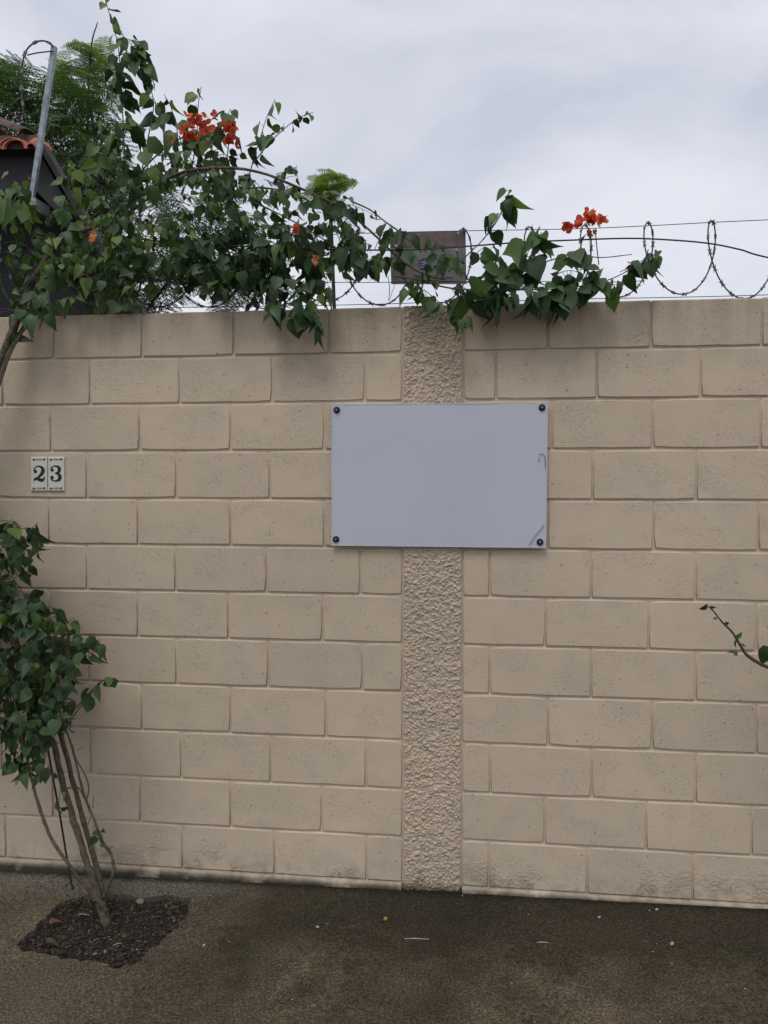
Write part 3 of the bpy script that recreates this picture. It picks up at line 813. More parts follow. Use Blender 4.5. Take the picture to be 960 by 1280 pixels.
# stems from the pit
stem([pb+Vector((.004, 0, -.04))]+pxp([(132, 1150, YP), (125, 1128, YP+.01)]), .026, .020, name='trunk')
stem(pxp([(126, 1132, YP+.01), (118, 1105, YP+.02), (108, 1075, YP+.03), (95, 1035, YP+.05), (80, 985, YP+.07), (68, 935, YP+.08), (48, 880, YP+.07), (15, 800, YP+.05), (-40, 700, YP+.06), (-75, 600, -.22), (-55, 520, -.16)]), .0165, .011)
stem(pxp([(131, 1140, YP+.02), (126, 1105, YP+.05), (114, 1060, YP+.09), (103, 1020, YP+.10), (92, 980, YP+.11), (78, 925, YP+.12), (55, 860, YP+.13), (25, 770, YP+.14), (-30, 660, YP+.15), (-50, 560, -.18)]), .013, .009)
stem(pxp([(128, 1124, YP+.02), (137, 1105, YP+.02), (142, 1088, YP+.02), (139, 1068, YP+.04), (128, 1052, YP+.04), (119, 1028, YP+.03), (109, 1004, YP+.05), (100, 975, YP+.06), (90, 935, YP+.08), (72, 880, YP+.08)]), .0085, .004)
stem(pxp([(134, 1140, YP-.03), (121, 1124, YP-.04), (106, 1108, YP-.05), (84, 1078, YP-.06), (64, 1048, YP-.05), (51, 1015, YP-.04), (41, 980, YP-.02), (30, 930, YP+.02), (15, 860, YP+.03)]), .009, .006)
stem(pxp([(84, 985, YP+.05), (98, 985, YP+.04), (107, 1000, YP+.02), (111, 985, YP+.02), (106, 968, YP+.02), (96, 950, YP+.04), (90, 930, YP+.06)]), .0035, .0025)
stem(pxp([(70, 905, YP+.06), (84, 893, YP+.05), (100, 880, YP+.03), (116, 862, YP+.02), (128, 852, YP)]), .0032, .0022)
stem(pxp([(78, 920, YP+.06), (92, 895, YP+.06), (108, 874, YP+.04), (118, 860, YP+.03)]), .003, .002)
# thorny spurs
for x, y, dx, dy in ((110, 1030, 6, -14), (116, 1010, 1, -16), (134, 1062, 10, -4), (122, 1050, -7, -5), (143, 1090, 4, -8), (96, 938, 8, -3)):
    stem([at(x, y, YP+.03), at(x+dx*.5, y+dy*.6, YP+.03), at(x+dx, y+dy, YP+.02)], .002, .0008, n=4, kk=2, name='thorn')
# trunk coming back in over the wall at left
stem(pxp([(-60, 590, -.17), (-30, 520, -.15), (-6, 468, -.13), (8, 432, -.11), (20, 402, -.08), (32, 372, -.05), (44, 345, -.02), (62, 318, 0), (80, 292, .02)]), .024, .014)
stem(pxp([(-40, 560, -.16), (-8, 500, -.15), (6, 452, -.13), (20, 424, -.10), (34, 398, -.06), (52, 372, -.02), (80, 352, .02), (130, 338, .05)]), .010, .006)
stem(pxp([(-30, 560, -.2), (0, 478, -.17), (14, 440, -.15), (30, 412, -.12), (42, 398, -.10), (60, 380, -.06)]), .006, .004)
stem(pxp([(72, 300, .02), (100, 290, .04), (128, 278, .04), (150, 262, .02), (178, 242, -.02), (210, 222, -.06), (245, 212, -.14), (290, 210, -.16), (330, 217, -.15), (362, 230, -.14), (395, 244, -.12), (430, 262, -.10), (462, 288, -.05), (490, 315, -.06), (520, 338, -.07), (556, 350, -.08)]), .0088, .004)
stem(pxp([(80, 300, .02), (108, 278, .1), (145, 248, .14), (165, 228, .16), (186, 204, .17), (210, 182, .16), (235, 168, .14)]), .007, .003)
stem(pxp([(240, 214, .03), (180, 252, .12), (150, 275, .16), (110, 302, .18)]), .006, .004)
stem(pxp([(300, 235, -.02), (340, 236, -.05), (380, 248, -.06), (420, 275, -.07), (448, 300, -.07)]), .005, .003)
stem(pxp([(310, 250, -.02), (350, 268, -.06), (390, 290, -.08), (420, 310, -.09)]), .004, .0025)
stem(pxp([(440, 252, -.05), (462, 262, -.06), (480, 276, -.06), (500, 290, -.06), (520, 310, -.07)]), .004, .0025)
# the run to the right along the wires
stem(pxp([(490, 345, -.07), (530, 350, -.09), (575, 352, -.1), (600, 352, -.1), (640, 343, -.09), (680, 328, -.08), (720, 318, -.08), (750, 322, -.07), (790, 318, -.06)]), .0042, .002)
stem(pxp([(530, 352, -.08), (562, 360, -.1), (610, 363, -.11), (660, 362, -.11), (710, 360, -.1), (760, 350, -.09), (800, 330, -.08), (822, 317, -.08)]), .004, .002)
stem(pxp([(560, 340, -.06), (585, 318, -.06), (605, 298, -.06), (622, 275, -.06), (632, 255, -.06), (636, 240, -.06)]), .003, .0015)
stem(pxp([(485, 345, -.06), (487, 362, -.06), (486, 376, -.06), (492, 360, -.05), (496, 348, -.05)]), .0022, .0014, n=4)

S0 = .074
# upright shoots at top left
LT = (2, 4, 2.6); DK = (6, 3, .4); MX = (4, 4, 1.2)
PL.twig(pxp([(150, 330, .12), (154, 240, .12), (155, 180, .13), (152, 120, .13), (148, 60, .12), (138, 22, .12), (126, -20, .11)]), 34, .074, MX, .0036, 3)
PL.twig(pxp([(178, 210, .1), (186, 168, .1), (192, 128, .1), (182, 95, .1), (170, 70, .09), (160, 48, .1)]), 18, .066, MX, .003, 3, .05)
PL.twig(pxp([(165, 50, .09), (172, 60, .08), (180, 72, .08)]), 11, .062, DK, .002, 3)
PL.twig(pxp([(120, 270, .14), (124, 200, .15), (130, 140, .15), (138, 100, .14)]), 13, .07, LT, .003, 2.5)
PL.twig(pxp([(200, 220, .05), (206, 180, .05), (198, 140, .05), (192, 122, .05)]), 9, .07, MX, .003, 2.5)
PL.twig(pxp([(215, 215, .04), (222, 170, .04), (214, 135, .04), (205, 118, .04)]), 9, .068, MX, .003, 2.5)
PL.twig(pxp([(240, 210, .02), (246, 170, .02), (248, 130, .02), (252, 108, .02)]), 8, .066, MX, .0028, 2.5)
PL.twig(pxp([(262, 210, 0), (266, 180, 0), (272, 160, 0)]), 7, .066, MX, .0028, 2.5)
PL.twig(pxp([(282, 212, 0), (286, 175, 0), (284, 150, 0), (288, 136, 0)]), 9, .064, DK, .0028, 2.5)
PL.twig(pxp([(312, 218, -.02), (318, 195, -.02), (326, 170, -.02), (334, 145, -.02), (344, 124, -.02)]), 9, .06, DK, .0026, 3, .25)
PL.twig(pxp([(316, 205, -.03), (334, 182, -.03), (352, 164, -.03), (372, 148, -.03), (392, 140, -.03)]), 13, .062, DK, .0026, 3, .12)
PL.twig(pxp([(345, 218, -.04), (358, 214, -.04), (372, 210, -.04)]), 4, .05, DK, .002, 3, .4)
PL.twig(pxp([(395, 240, -.05), (420, 252, -.06), (445, 258, -.06), (470, 270, -.06)]), 12, .066, DK, .002, 2.5)
PL.twig(pxp([(148, 70, .1), (160, 66, .08), (174, 74, .07), (186, 92, .07)]), 12, .074, DK, .002, 3)
PL.twig(pxp([(150, 120, .1), (146, 100, .09), (142, 84, .09)]), 7, .08, DK, .002, 3)
PL.twig(pxp([(152, 190, .1), (158, 160, .08), (166, 150, .07)]), 8, .085, MX, .002, 3)
PL.twig(pxp([(150, 250, .0), (185, 228, -.1), (215, 214, -.15)]), 9, .062, LT, .002, 2.8)
PL.twig(pxp([(225, 222, -.12), (255, 214, -.2), (280, 222, -.2)]), 11, .06, MX, .002, 2.8)
PL.twig(pxp([(338, 228, -.16), (370, 240, -.18), (396, 258, -.17)]), 9, .06, DK, .002, 2.8)
PL.twig(pxp([(400, 250, -.14), (425, 268, -.16), (445, 285, -.15)]), 11, .062, DK, .002, 2.8)
PL.twig(pxp([(262, 250, -.1), (290, 262, -.16), (320, 275, -.17)]), 10, .064, MX, .002, 2.8)
PL.twig(pxp([(645, 345, -.1), (655, 325, -.1), (668, 300, -.1), (672, 288, -.1)]), 11, .085, DK, .002, 3)
PL.twig(pxp([(600, 350, -.1), (615, 335, -.1), (625, 320, -.1)]), 7, .085, DK, .002, 3)
PL.twig(pxp([(690, 345, -.1), (712, 338, -.1), (735, 345, -.1)]), 10, .085, DK, .002, 3)
# far left
PL.twig(pxp([(-60, 250, -.02), (-20, 248, -.03), (10, 252, -.04), (30, 262, -.05), (44, 256, -.05)]), 13, .08, LT, .003, 3)
PL.twig(pxp([(-40, 240, .0), (0, 244, -.02), (34, 246, -.02)]), 7, .075, LT, .003, 3)
PL.twig(pxp([(85, 300, .0), (84, 265, .0), (86, 225, .0), (84, 200, .02)]), 6, .07, LT, .003, 2.6)
PL.twig(pxp([(70, 310, -.03), (90, 290, -.05), (108, 285, -.07)]), 10, .074, LT, .003, 2.8)
PL.twig(pxp([(30, 385, -.09), (55, 372, -.12), (75, 378, -.15)]), 9, .08, MX, .003, 2.8)
PL.twig(pxp([(16, 400, -.12), (40, 392, -.14), (58, 396, -.16)]), 8, .07, DK, .002, 2.9)
PL.twig(pxp([(50, 350, -.06), (62, 330, -.1), (80, 322, -.12)]), 9, .064, LT, .002, 2.9)
PL.twig(pxp([(8, 425, -.14), (20, 410, -.18)]), 2, .07, MX, .002, 2.8)
PL.twig(pxp([(60, 340, -.03), (95, 340, -.08), (120, 350, -.1)]), 10, .076, MX, .003, 2.5)
PL.twig(pxp([(100, 360, .0), (130, 372, -.02), (175, 385, -.03)]), 10, .06, LT, .002, 2)
# hanging clumps over the wall face
def clump(x, y, Y, n, sx_, sy2, mats=DK, size=S0, prio=2.6):
    for _ in range(n):
        px, py = random.gauss(x, sx_), random.gauss(y, sy2)
        p = at(px, py-10, Y+random.uniform(-.05, .05))
        PL.petiole_leaf(p, Vector((random.gauss(0, .5), -.4+random.gauss(0, .3), -.35)).normalized(), size*random.uniform(.75, 1.15), random.choices((0, 1, 2), mats)[0], prio+random.random()*.3)
PL.twig(pxp([(330, 360, -.06), (352, 380, -.09), (380, 392, -.11), (392, 398, -.11)]), 12, .07, DK, .0025, 2.9)
PL.twig(pxp([(395, 350, -.08), (400, 372, -.1), (392, 390, -.11)]), 8, .07, MX, .0025, 2.9)
clump(385, 405, -.12, 6, 9, 7)
clump(362, 392, -.11, 6, 12, 7)
PL.twig(pxp([(402, 320, -.08), (408, 345, -.09), (412, 370, -.1)]), 7, .06, DK, .002, 2.7)
PL.twig(pxp([(440, 300, -.07), (450, 325, -.08), (470, 335, -.08)]), 12, .066, DK, .002, 2.6)
PL.twig(pxp([(420, 290, -.07), (432, 320, -.08), (428, 345, -.08)]), 9, .066, DK, .002, 2.6)
# right run
PL.twig(pxp([(500, 300, -.07), (520, 322, -.08), (535, 345, -.09), (545, 365, -.1)]), 6, .05, DK, .002, 2.8)
PL.twig(pxp([(470, 268, -.06), (500, 290, -.07), (535, 296, -.07), (555, 310, -.07)]), 11, .055, DK, .002, 2.5)
PL.twig(pxp([(545, 330, -.08), (560, 318, -.08), (582, 330, -.08)]), 7, .056, DK, .002, 2.6)
PL.twig(pxp([(530, 362, -.1), (552, 380, -.12), (572, 395, -.13), (580, 402, -.13)]), 14, .068, DK, .0022, 3)
PL.twig(pxp([(560, 360, -.1), (590, 368, -.11), (620, 372, -.12), (640, 372, -.12)]), 22, .09, DK, .002, 3)
PL.twig(pxp([(610, 355, -.1), (626, 345, -.1), (640, 335, -.1)]), 12, .088, DK, .002, 3)
PL.twig(pxp([(650, 360, -.1), (675, 366, -.11), (700, 364, -.11), (735, 360, -.11)]), 26, .09, DK, .002, 3)
PL.twig(pxp([(650, 345, -.09), (664, 330, -.09), (672, 308, -.08), (676, 290, -.08)]), 15, .08, DK, .002, 3)
PL.twig(pxp([(725, 350, -.1), (750, 354, -.1), (775, 356, -.1)]), 15, .085, DK, .002, 3)
PL.twig(pxp([(706, 330, -.08), (720, 320, -.08), (735, 318, -.08)]), 10, .07, DK, .002, 3)
PL.twig(pxp([(775, 340, -.08), (795, 330, -.08), (812, 320, -.08), (822, 316, -.08)]), 14, .066, DK, .002, 3)
PL.twig(pxp([(604, 300, -.06), (616, 282, -.06), (628, 262, -.06), (634, 246, -.06), (637, 236, -.06)]), 13, .074, DK, .002, 3, .15)
PL.twig(pxp([(590, 322, -.07), (605, 310, -.07), (618, 318, -.07)]), 5, .06, DK, .002, 3)
# body of the crown: many little leafy twigs through its depth
BODY = [(110, 282), (130, 255), (155, 232), (185, 205), (215, 180), (242, 172), (300, 190), (318, 215), (370, 236), (410, 256), (442, 272), (468, 300), (480, 330), (462, 346), (425, 338), (395, 350), (372, 372), (330, 372), (280, 362), (220, 358), (160, 352), (110, 368), (66, 372), (62, 330), (86, 305)]
COREP = [(215, 300), (300, 290), (400, 300), (405, 335), (380, 372), (320, 370), (250, 352), (205, 335)]
def fill(poly, n, ya, yb, mats, size, prio, nl=4):
    xs = [q[0] for q in poly]; ys = [q[1] for q in poly]; c = 0
    while c < n:
        x, y = random.uniform(min(xs), max(xs)), random.uniform(min(ys), max(ys))
        if not inpoly(x, y, poly): continue
        c += 1; Y = random.uniform(ya, yb); p = at(x, y, Y)
        d = Vector((random.gauss(0, .7), random.gauss(-.2, .6), random.gauss(.1, .6))).normalized()*random.uniform(.05, .11)
        mt = mats(x, y) if callable(mats) else mats
        PL.twig([p, p+d*.5+Vector((0, 0, .008)), p+d+Vector((0, 0, -.01))], random.choice((2, 3, 3, nl)), size, mt, .0018, prio-(Y-ya)*2.0)
def bodymats(x, y): return LT if (x < 250 and y < 340) else (MX if y < 275 else DK)  # lighter upper left, darker below: light and shade put into leaf colour
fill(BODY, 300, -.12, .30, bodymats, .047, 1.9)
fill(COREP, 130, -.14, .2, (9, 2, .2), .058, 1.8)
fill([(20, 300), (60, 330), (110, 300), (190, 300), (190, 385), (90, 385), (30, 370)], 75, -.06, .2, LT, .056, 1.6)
fill([(466, 290), (490, 300), (500, 330), (490, 345), (560, 345), (600, 350), (600, 372), (520, 362), (480, 345)], 13, -.12, .02, DK, .058, 1.8, 3)

fill([(66, 240), (92, 190), (150, 170), (172, 215), (168, 262), (100, 285)], 44, .02, .3, LT, .05, 1.7)
fill([(6, 310), (50, 300), (100, 300), (120, 380), (40, 392), (14, 380)], 34, -.12, .12, MX, .052, 2.0)
fill([(-60, 225), (30, 235), (48, 262), (20, 285), (-60, 290)], 14, -.1, .1, LT, .056, 2.2)
# lower plant body at left
LOW = [(-150, 620), (-40, 630), (15, 648), (42, 668), (40, 690), (22, 715), (36, 740), (62, 752), (80, 775), (88, 805), (118, 815), (104, 838), (88, 872), (78, 905), (70, 925), (52, 905), (40, 930), (18, 935), (8, 900), (-20, 870), (-90, 840), (-160, 760)]
fill(LOW, 470, YP-.16, YP+.24, (9, 2.4, .3), .054, 2.2)  # mostly dark leaves: shade on the wall side put into their colour
fill([(5, 870), (60, 870), (66, 935), (44, 968), (22, 968), (6, 925)], 24, YP-.06, YP+.06, DK, .062, 2.6)
PL.twig(pxp([(20, 660, YP), (34, 662, YP-.02), (44, 676, YP-.03), (48, 692, YP-.03)]), 6, .062, DK, .0018, 3)
PL.twig(pxp([(60, 800, YP), (90, 806, YP-.01), (112, 803, YP-.02), (126, 802, YP-.02)]), 7, .058, DK, .0018, 3)
PL.twig(pxp([(90, 890, YP+.04), (112, 866, YP+.02), (126, 852, YP), (138, 846, YP)]), 8, .062, DK, .0016, 3, .3)
PL.twig(pxp([(30, 930, YP), (28, 960, YP-.01), (26, 975, YP-.01)]), 6, .055, DK, .0015, 3)
PL.twig(pxp([(42, 930, YP), (42, 955, YP), (40, 972, YP)]), 5, .055, DK, .0015, 3)
PL.twig(pxp([(76, 985, YP+.05), (74, 1000, YP+.03), (74, 1012, YP+.03)]), 3, .05, DK, .0015, 3)
PL.twig(pxp([(128, 1055, YP+.03), (122, 1045, YP+.01), (126, 1040, YP)]), 6, .034, LT, .0015, 3)
PL.twig(pxp([(60, 955, YP), (62, 962, YP), (64, 970, YP)]), 3, .05, DK, .0015, 3)
# out of the frame at left the plant goes on up to the wall top
fill([(-170, 430), (-70, 440), (-50, 560), (-40, 640), (-160, 640)], 50, -.32, -.05, DK, .07, .2)

# flowers: papery three-bract clusters
def bract_cluster(pts, n, size, spread, mat):
    mb = MB()
    for k in range(n):
        x, y, Y = random.choice(pts)
        p = at(x+random.gauss(0, spread[0]), y+random.gauss(0, spread[1]), Y+random.uniform(-.03, .03))
        ax_ = Vector((random.gauss(0, .6), -.5+random.gauss(0, .5), random.gauss(.2, .6))).normalized()
        a = ax_.orthogonal().normalized(); a = Matrix.Rotation(random.uniform(0, 6), 3, ax_) @ a; s_ = size*random.uniform(.75, 1.2)
        for q in range(3):
            d = Matrix.Rotation(2.094*q, 3, ax_) @ a; side = ax_.cross(d); d2 = (d*.75+ax_*.6).normalized()
            s_ = size*random.uniform(.8, 1.2); m_ = p+d2*s_*.55-ax_*.06*s_
            s_ *= .84; rim = [p+d2*s_*u+side*s_*v+ax_*s_*(.10*abs(v)*2+random.uniform(-.05, .05)) for u, v in ((.2, -.30), (.55, -.50), (.85, -.32), (1.05, 0), (.85, .32), (.55, .50), (.2, .30))]
            mb.add([p, m_]+rim, [(1, 2+i, 3+i) for i in range(6)]+[(0, 2, 1), (0, 1, 8)])
    return mb.obj('flower_cluster', mat, bou, True)
bract_cluster([(236, 166, -.07), (248, 160, -.08), (252, 152, -.08), (258, 158, -.08), (240, 154, -.07)], 30, .029, (6, 5), M_BRACT)
bract_cluster([(288, 160, -.07), (290, 170, -.08), (292, 176, -.08)], 18, .029, (4.5, 6), M_BRACT)
bract_cluster([(268, 143, -.05)], 6, .02, (1.2, 1.6), M_BRACT)
bract_cluster([(722, 282, -.09), (735, 278, -.1), (748, 277, -.1), (738, 272, -.1)], 28, .029, (6, 4), M_BRACT)
bract_cluster([(737, 291, -.09)], 4, .02, (3, 3), M_BRACTP)
bract_cluster([(373, 286, -.16)], 4, .022, (2, 2), M_BRACT)
bract_cluster([(394, 322, -.16), (391, 326, -.16)], 7, .02, (2, 2), M_BRACTP)
bract_cluster([(118, 300, -.14)], 4, .024, (1, 3), M_BRACTP)
PL.tw.tube([at(737, 296, -.09), at(738, 318, -.085), at(736, 335, -.09)], .0014, 4)
PL.finish(bou)

# dark cane standing in the pit
a0 = onz(93, 1124, GZ-.04)
mb = MB(); mb.tube(smooth_path([a0, at(84, 1075, a0.y+.01), at(75, 1020, a0.y), at(64, 960, a0.y-.02), at(54, 900, a0.y-.06), at(44, 850, a0.y-.08)], 4), .0042, 6)
o = mb.obj('cane', M_CABLE, None, True)
for v in o.data.vertices: v.co -= a0
o.location = a0; tag(o, 'thin dark cane standing in the pit left of the bougainvillea stems', 'cane')

# ------------------------------------------------------------------ shrub at the right edge
sb = Vector((3.55, -.32, GZ))
shrub = thing('shrub', 'thin leafy shoot reaching in from the right in front of the wall', 'shrub', sb)
PL2 = Plant(); YS = -.22
def sstem(pts, r0, r1):
    P = smooth_path(pts, 5); mb = MB(); mb.tube(P, rads(len(P), r0, r1), 6, 0, True, .1); mb.obj('stem', M_TWIG, shrub, True)
sstem([sb+Vector((0, 0, -.02)), sb+Vector((-.02, 0, .4)), sb+Vector((-.06, .03, .75)), at(1010, 850, YS), at(960, 834, YS), at(935, 820, YS), at(925, 806, YS), at(915, 790, YS), at(903, 778, YS), at(890, 762, YS), at(882, 756, YS)], .010, .0016)
sstem([sb+Vector((-.02, 0, .3)), sb+Vector((.05, .02, .8)), sb+Vector((.02, .05, 1.3))], .008, .003)
PL2.leaf(at(960, 808, YS-.02), Vector((-.25, -.1, -1)), .075, 0, 5, Vector((-.2, -1, .2)))
for x, y, dx, dz, s_ in ((884, 757, -1, -.25, .036), (888, 758, .5, -.3, .02), (906, 780, .8, .3, .018), (920, 797, .6, .5, .03), (921, 801, -.4, -.6, .026), (926, 806, .9, -.1, .02), (922, 818, -.8, .5, .024), (918, 815, -1, .2, .02), (896, 773, -.9, 0, .014), (962, 800, .3, .9, .04)):
    PL2.leaf(at(x, y, YS), Vector((dx, -.2, dz)), s_, 0, 4)
for _ in range(60):
    p = Vector((random.uniform(3.12, 3.7), random.uniform(-.4, -.05), random.uniform(.35, 1.35)))
    px_ = (p-CAM); zz = px_.dot(FW); sxp = CW/2+F*px_.dot(RT)/zz
    if sxp < 985: continue
    d = Vector((random.gauss(0, .6), random.gauss(-.2, .5), random.gauss(0, .5))).normalized()*.09
    PL2.twig([p, p+d*.5, p+d], 4, .066, DK, .002, 1)
PL2.finish(shrub)

# ------------------------------------------------------------------ feathery trees behind
def frond_mesh(name, mat, L, npin, droop, curl):
    V = []; Fc = []
    def q4(a, b, c, d): 
        k = len(V); V.extend((a, b, c, d)); Fc.append((k, k+1, k+2, k+3))
    def rp(tq): return Vector((L*tq, curl*L*tq*tq, L*(.18*tq-droop*tq*tq)))
    for i in range(6):
        a, b = rp(i/6), rp((i+1)/6); w_ = Vector((0, .0035, 0))
        q4(a-w_, b-w_, b+w_, a+w_)
    for i in range(npin):
        tq = lerp(.14, 1, i/(npin-1)); p = rp(tq); td = (rp(min(1, tq+.02))-rp(tq-.02)).normalized()
        pl = L*.34*(math.sin(math.pi*lerp(.18, .9, i/(npin-1))))**.7
        for sg in (-1, 1):
            sd = Vector((0, 0, 1)).cross(td)*sg
            d = (sd*.86+td*.5+Vector((0, 0, random.uniform(-.25, .05)))).normalized(); nl = 9
            for k in range(nl):
                c = p+d*pl*(k+.6)/nl+Vector((0, 0, -.12*pl*((k+.6)/nl)**2))
                s2 = td; ll = .030*random.uniform(.8, 1.1)*(1-.35*k/nl); ww = pl/nl*.62
                for s3 in (-1, 1):
                    dd = (s2*s3*.9+d*.42).normalized()*ll
                    z = Vector((0, 0, random.uniform(-.004, .004)))
                    q4(c-d*ww*.5, c+dd*.55-d*ww+z, c+dd+z, c+dd*.55+d*ww+z)
    return mesh(name, V, Fc, mat)
def feather_tree(base, label, polys, n, mat, limbs, ya, yb, L, trunk_pts, trunk_r=.08):
    root = thing('feathery_tree', label, 'tree', base, None)
    mb = MB(); P = smooth_path(trunk_pts, 4); mb.tube(P, rads(len(P), trunk_r, trunk_r*.4), 8, 0, True, .08); mb.obj('trunk', M_DARKTWIG, root, True)
    for l_ in limbs:
        P = smooth_path(l_, 4); mb = MB(); mb.tube(P, rads(len(P), .018, .006), 5); mb.obj('limb', M_DARKTWIG, root, True)
    protos = [frond_mesh('frond', mat, 1.0*L, random.choice((9, 10, 11)), random.uniform(.1, .55), random.uniform(-.25, .25)) for _ in range(7)]
    tot = sum(wt for _, wt in polys)
    for poly, wt in polys:
        xs = [a[0] for a in poly]; ys = [a[1] for a in poly]; c = 0
        while c < int(n*wt/tot):
            x, y = random.uniform(min(xs), max(xs)), random.uniform(min(ys), max(ys))
            if not inpoly(x, y, poly): continue
            c += 1; p = at(x, y, random.uniform(ya, yb))
            o = bpy.data.objects.new('frond', random.choice(protos)); col.objects.link(o); o.parent = root
            an = random.uniform(0, 6.283)
            o.rotation_euler = (random.uniform(-.5, .5), random.uniform(-.25, .35), an)
            dirv = Matrix.Rotation(an, 3, 'Z') @ Vector((1, 0, 0))
            sc = random.uniform(.75, 1.15); o.scale = (sc, sc, sc)
            o.location = p-dirv*L*.5*sc-base
    return root
tb = Vector((at(150, 640, 5.2).x, 5.2, GZ))
YA, YB = 4.5, 6.0
feather_tree(tb, 'dark green feathery leaved tree rising behind the roof and the bougainvillea',
    [([(-60, 70), (20, 72), (40, 95), (70, 95), (100, 78), (128, 110), (135, 160), (120, 230), (70, 230), (55, 170), (-60, 170)], 120),
     ([(60, 150), (130, 150), (150, 180), (160, 240), (120, 300), (95, 262), (70, 220)], 50),
     ([(130, 190), (215, 215), (300, 260), (350, 320), (345, 385), (180, 390), (120, 300)], 95)], 299, M_FERN,
    [[at(150, 400, 5.2), at(130, 260, 5.0), at(120, 180, 4.9), at(128, 120, 4.8)], [at(150, 420, 5.2), at(100, 250, 5.3), at(40, 130, 5.4)], [at(155, 430, 5.2), at(230, 330, 5.1), at(310, 300, 5.0)], [at(122, 190, 4.9), at(112, 130, 4.8), at(100, 90, 4.8)]],
    YA, YB, .66, [tb, at(150, 560, 5.2), at(150, 420, 5.2), at(145, 330, 5.2), at(120, 200, 5.1)])
tb2 = Vector((at(420, 640, 5.6).x, 5.6, GZ))
feather_tree(tb2, 'bright yellow green lacy tree tip showing just above the arching branch', [([(395, 215), (425, 212), (437, 232), (430, 252), (395, 256), (385, 240)], 1)], 34, M_FERNY,
    [[at(415, 330, 5.6), at(412, 260, 5.6), at(408, 225, 5.5)]], 5.3, 5.8, .26, [tb2, at(420, 480, 5.6), at(416, 330, 5.6), at(414, 262, 5.6)], .03)
tb3 = Vector((at(110, 640, 6.4).x, 6.4, GZ))
feather_tree(tb3, 'pale yellow green feathery tree top poking up between the post and the tall shoot', [([(92, 55), (118, 48), (140, 70), (148, 120), (120, 120), (66, 110), (62, 85)], 1)], 46, leaf_mat('feathery_leaf_light', (.12, .18, .05), (.17, .235, .07), .4, .55),
    [[at(112, 260, 6.4), at(110, 150, 6.4), at(114, 60, 6.3), at(122, 28, 6.3)]], 6.2, 6.6, .4, [tb3, at(110, 480, 6.4), at(112, 330, 6.4), at(112, 240, 6.4)], .035)

# ------------------------------------------------------------------ small things on the pavement and in the pit
def pebble(name, px, py, s, mat, label, cat, z=GZ, stretch=(1, 1, .7)):
    c = onz(px, py, z); bm = bmesh.new(); bmesh.ops.create_icosphere(bm, subdivisions=2, radius=s)
    for v in bm.verts:
        k = 1+.28*noise.noise(v.co*(1.4/s)+Vector((px, py, 0)))
        v.co = Vector((v.co.x*stretch[0], v.co.y*stretch[1], v.co.z*stretch[2]))*k
    me = bpy.data.meshes.new(name); bm.to_mesh(me); bm.free(); me.materials.append(mat)
    me.polygons.foreach_set('use_smooth', np.ones(len(me.polygons), dtype=bool))
    o = link(name, me, None, c+Vector((0, 0, s*stretch[2]*.6)))
    o.rotation_euler = (0, 0, random.uniform(0, 3)); return tag(o, label, cat)
M_PALE = simple('pale_stone', (.34, .32, .28), .85, .2, 40); M_STUB = simple('pale_stub', (.20, .165, .125), .9, .3, 40)
pebble('stone', 175, 1129, .018, M_STUB, 'pale tan stone at the back of the planting pit', 'stone', GZ-.02)
pebble('stone', 193, 1121, .02, simple('brown_stone', (.11, .09, .065), .9, .3, 40), 'dull brown stone at the back right rim of the pit', 'stone', GZ-.02)
pebble('berry', 482, 1150, .009, simple('yellow_berry', (.30, .21, .03), .5, .2, 60), 'small yellow berry lying on dark pavement below the pilaster', 'berry', stretch=(1, 1, .9))
pebble('pebble', 255, 1182, .005, M_PALE, 'white pebble on the pavement just right of the pit', 'pebble', stretch=(1.4, 1, .6))
pebble('pebble', 397, 1159, .0058, M_PALE, 'white pebble on the pavement left of the yellow berry', 'pebble', stretch=(1.3, 1, .5))
pebble('pebble', 749, 1147, .0058, M_PALE, 'white chip of pebble near the wall foot right of the pilaster', 'pebble', stretch=(1.5, .8, .5))
pebble('pebble', 840, 1180, .0075, M_PALE, 'largest white pebble on the dark pavement at right', 'pebble', stretch=(1.6, .9, .6))
pebble('pebble', 821, 1137, .0058, M_PALE, 'flat white pebble tucked against the wall foot at right', 'pebble', stretch=(1.8, .8, .4))
mb = MB(); a = onz(506, 1173.5, GZ+.003); mb.tube([a, onz(518, 1173, GZ+.004), onz(536, 1174, GZ+.003)], [.0015, .0022, .001], 5)
o = mb.obj('dry_stalk', M_PALE); tag(o, 'dry pale stalk lying on the pavement right of the yellow berry', 'stalk')
mb = MB(); a = onz(671, 1178, GZ+.003); mb.tube([a, onz(678, 1177.5, GZ+.004), onz(686, 1178.5, GZ+.003)], [.0012, .002, .001], 5)
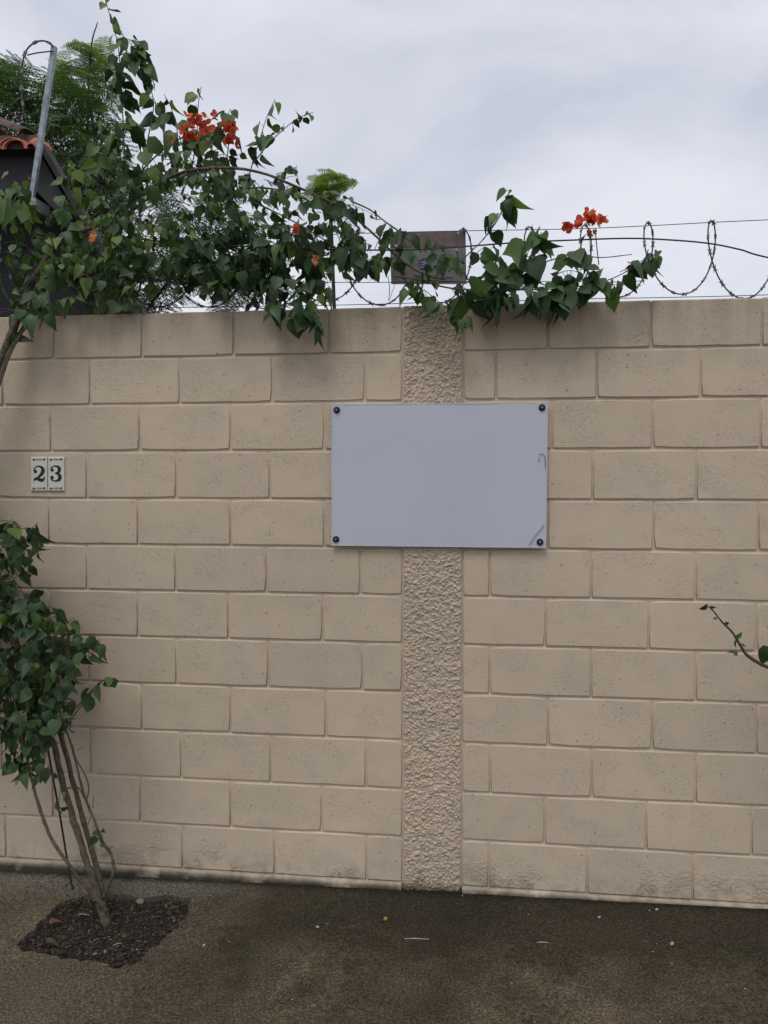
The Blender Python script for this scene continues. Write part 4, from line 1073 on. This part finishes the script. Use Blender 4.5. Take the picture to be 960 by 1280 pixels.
o = mb.obj('dry_stalk', M_PALE); tag(o, 'short pale stalk on the pavement right of the pilaster foot', 'stalk')
for (x, y, x2, y2, lb) in ((98, 1143, 112, 1144, 'pale dry stick lying in the pit left of the trunk'), (118, 1204, 136, 1207, 'pale stick at the front rim of the pit'), (141, 1182, 152, 1179, 'pale sliver in front of the trunk in the pit')):
    mb = MB(); a, b = onz(x, y, GZ-.012), onz(x2, y2, GZ-.008); mb.tube([a, a.lerp(b, .5)+Vector((0, 0, .003)), b], [.0022, .0028, .0015], 5)
    o = mb.obj('stick', lit_m[4]); tag(o, lb, 'stick')
lv, lf = LEAFS[3]
def fallen(px, py, s, mat, label, z):
    c = onz(px, py, z); o = link('fallen_leaf', mesh('fallen_leaf', [v*s for v in lv], lf, mat, smooth=True), None, c+Vector((0, 0, .012)))
    o.rotation_euler = (random.uniform(-.3, .3), random.uniform(-.5, .1), random.uniform(0, 6)); tag(o, label, 'fallen leaf')
fallen(62, 1158, .04, simple('dry_orange_leaf', (.12, .055, .025), .8, .3, 40), 'curled orange brown dead leaf at the left edge of the pit', GZ-.01)
fallen(58, 1182, .045, simple('fallen_green_leaf', (.035, .055, .018), .7, .3, 40), 'small dull green fallen leaf at the front left of the pit', GZ-.01)
fallen(73, 1196, .04, M_DARKTWIG, 'dark shrivelled leaf hanging over the front rim of the pit', GZ-.006)
# grit too small to pick apart
mb = MB()
for _ in range(900):
    x, y = random.uniform(-1.2, 4.6), -abs(random.gauss(0, .55))-.015
    if inpoly(x, y, LP): continue
    s = random.choice((.0012, .0015, .002, .003))
    c = Vector((x, y, gz(x)+s*.4)); a = random.uniform(0, 6)
    mb.add([c+Vector((s*math.cos(a+k*1.57)*(1.5 if k % 2 else .8), s*math.sin(a+k*1.57), 0)) for k in range(4)]+[c+Vector((0, 0, s*.7))], [(0, 1, 4), (1, 2, 4), (2, 3, 4), (3, 0, 4)], random.choices((0, 1, 2), (5, 5, 2))[0])
o = mb.obj('grit', [lit_m[0], lit_m[2], M_PALE]); o['kind'] = 'stuff'
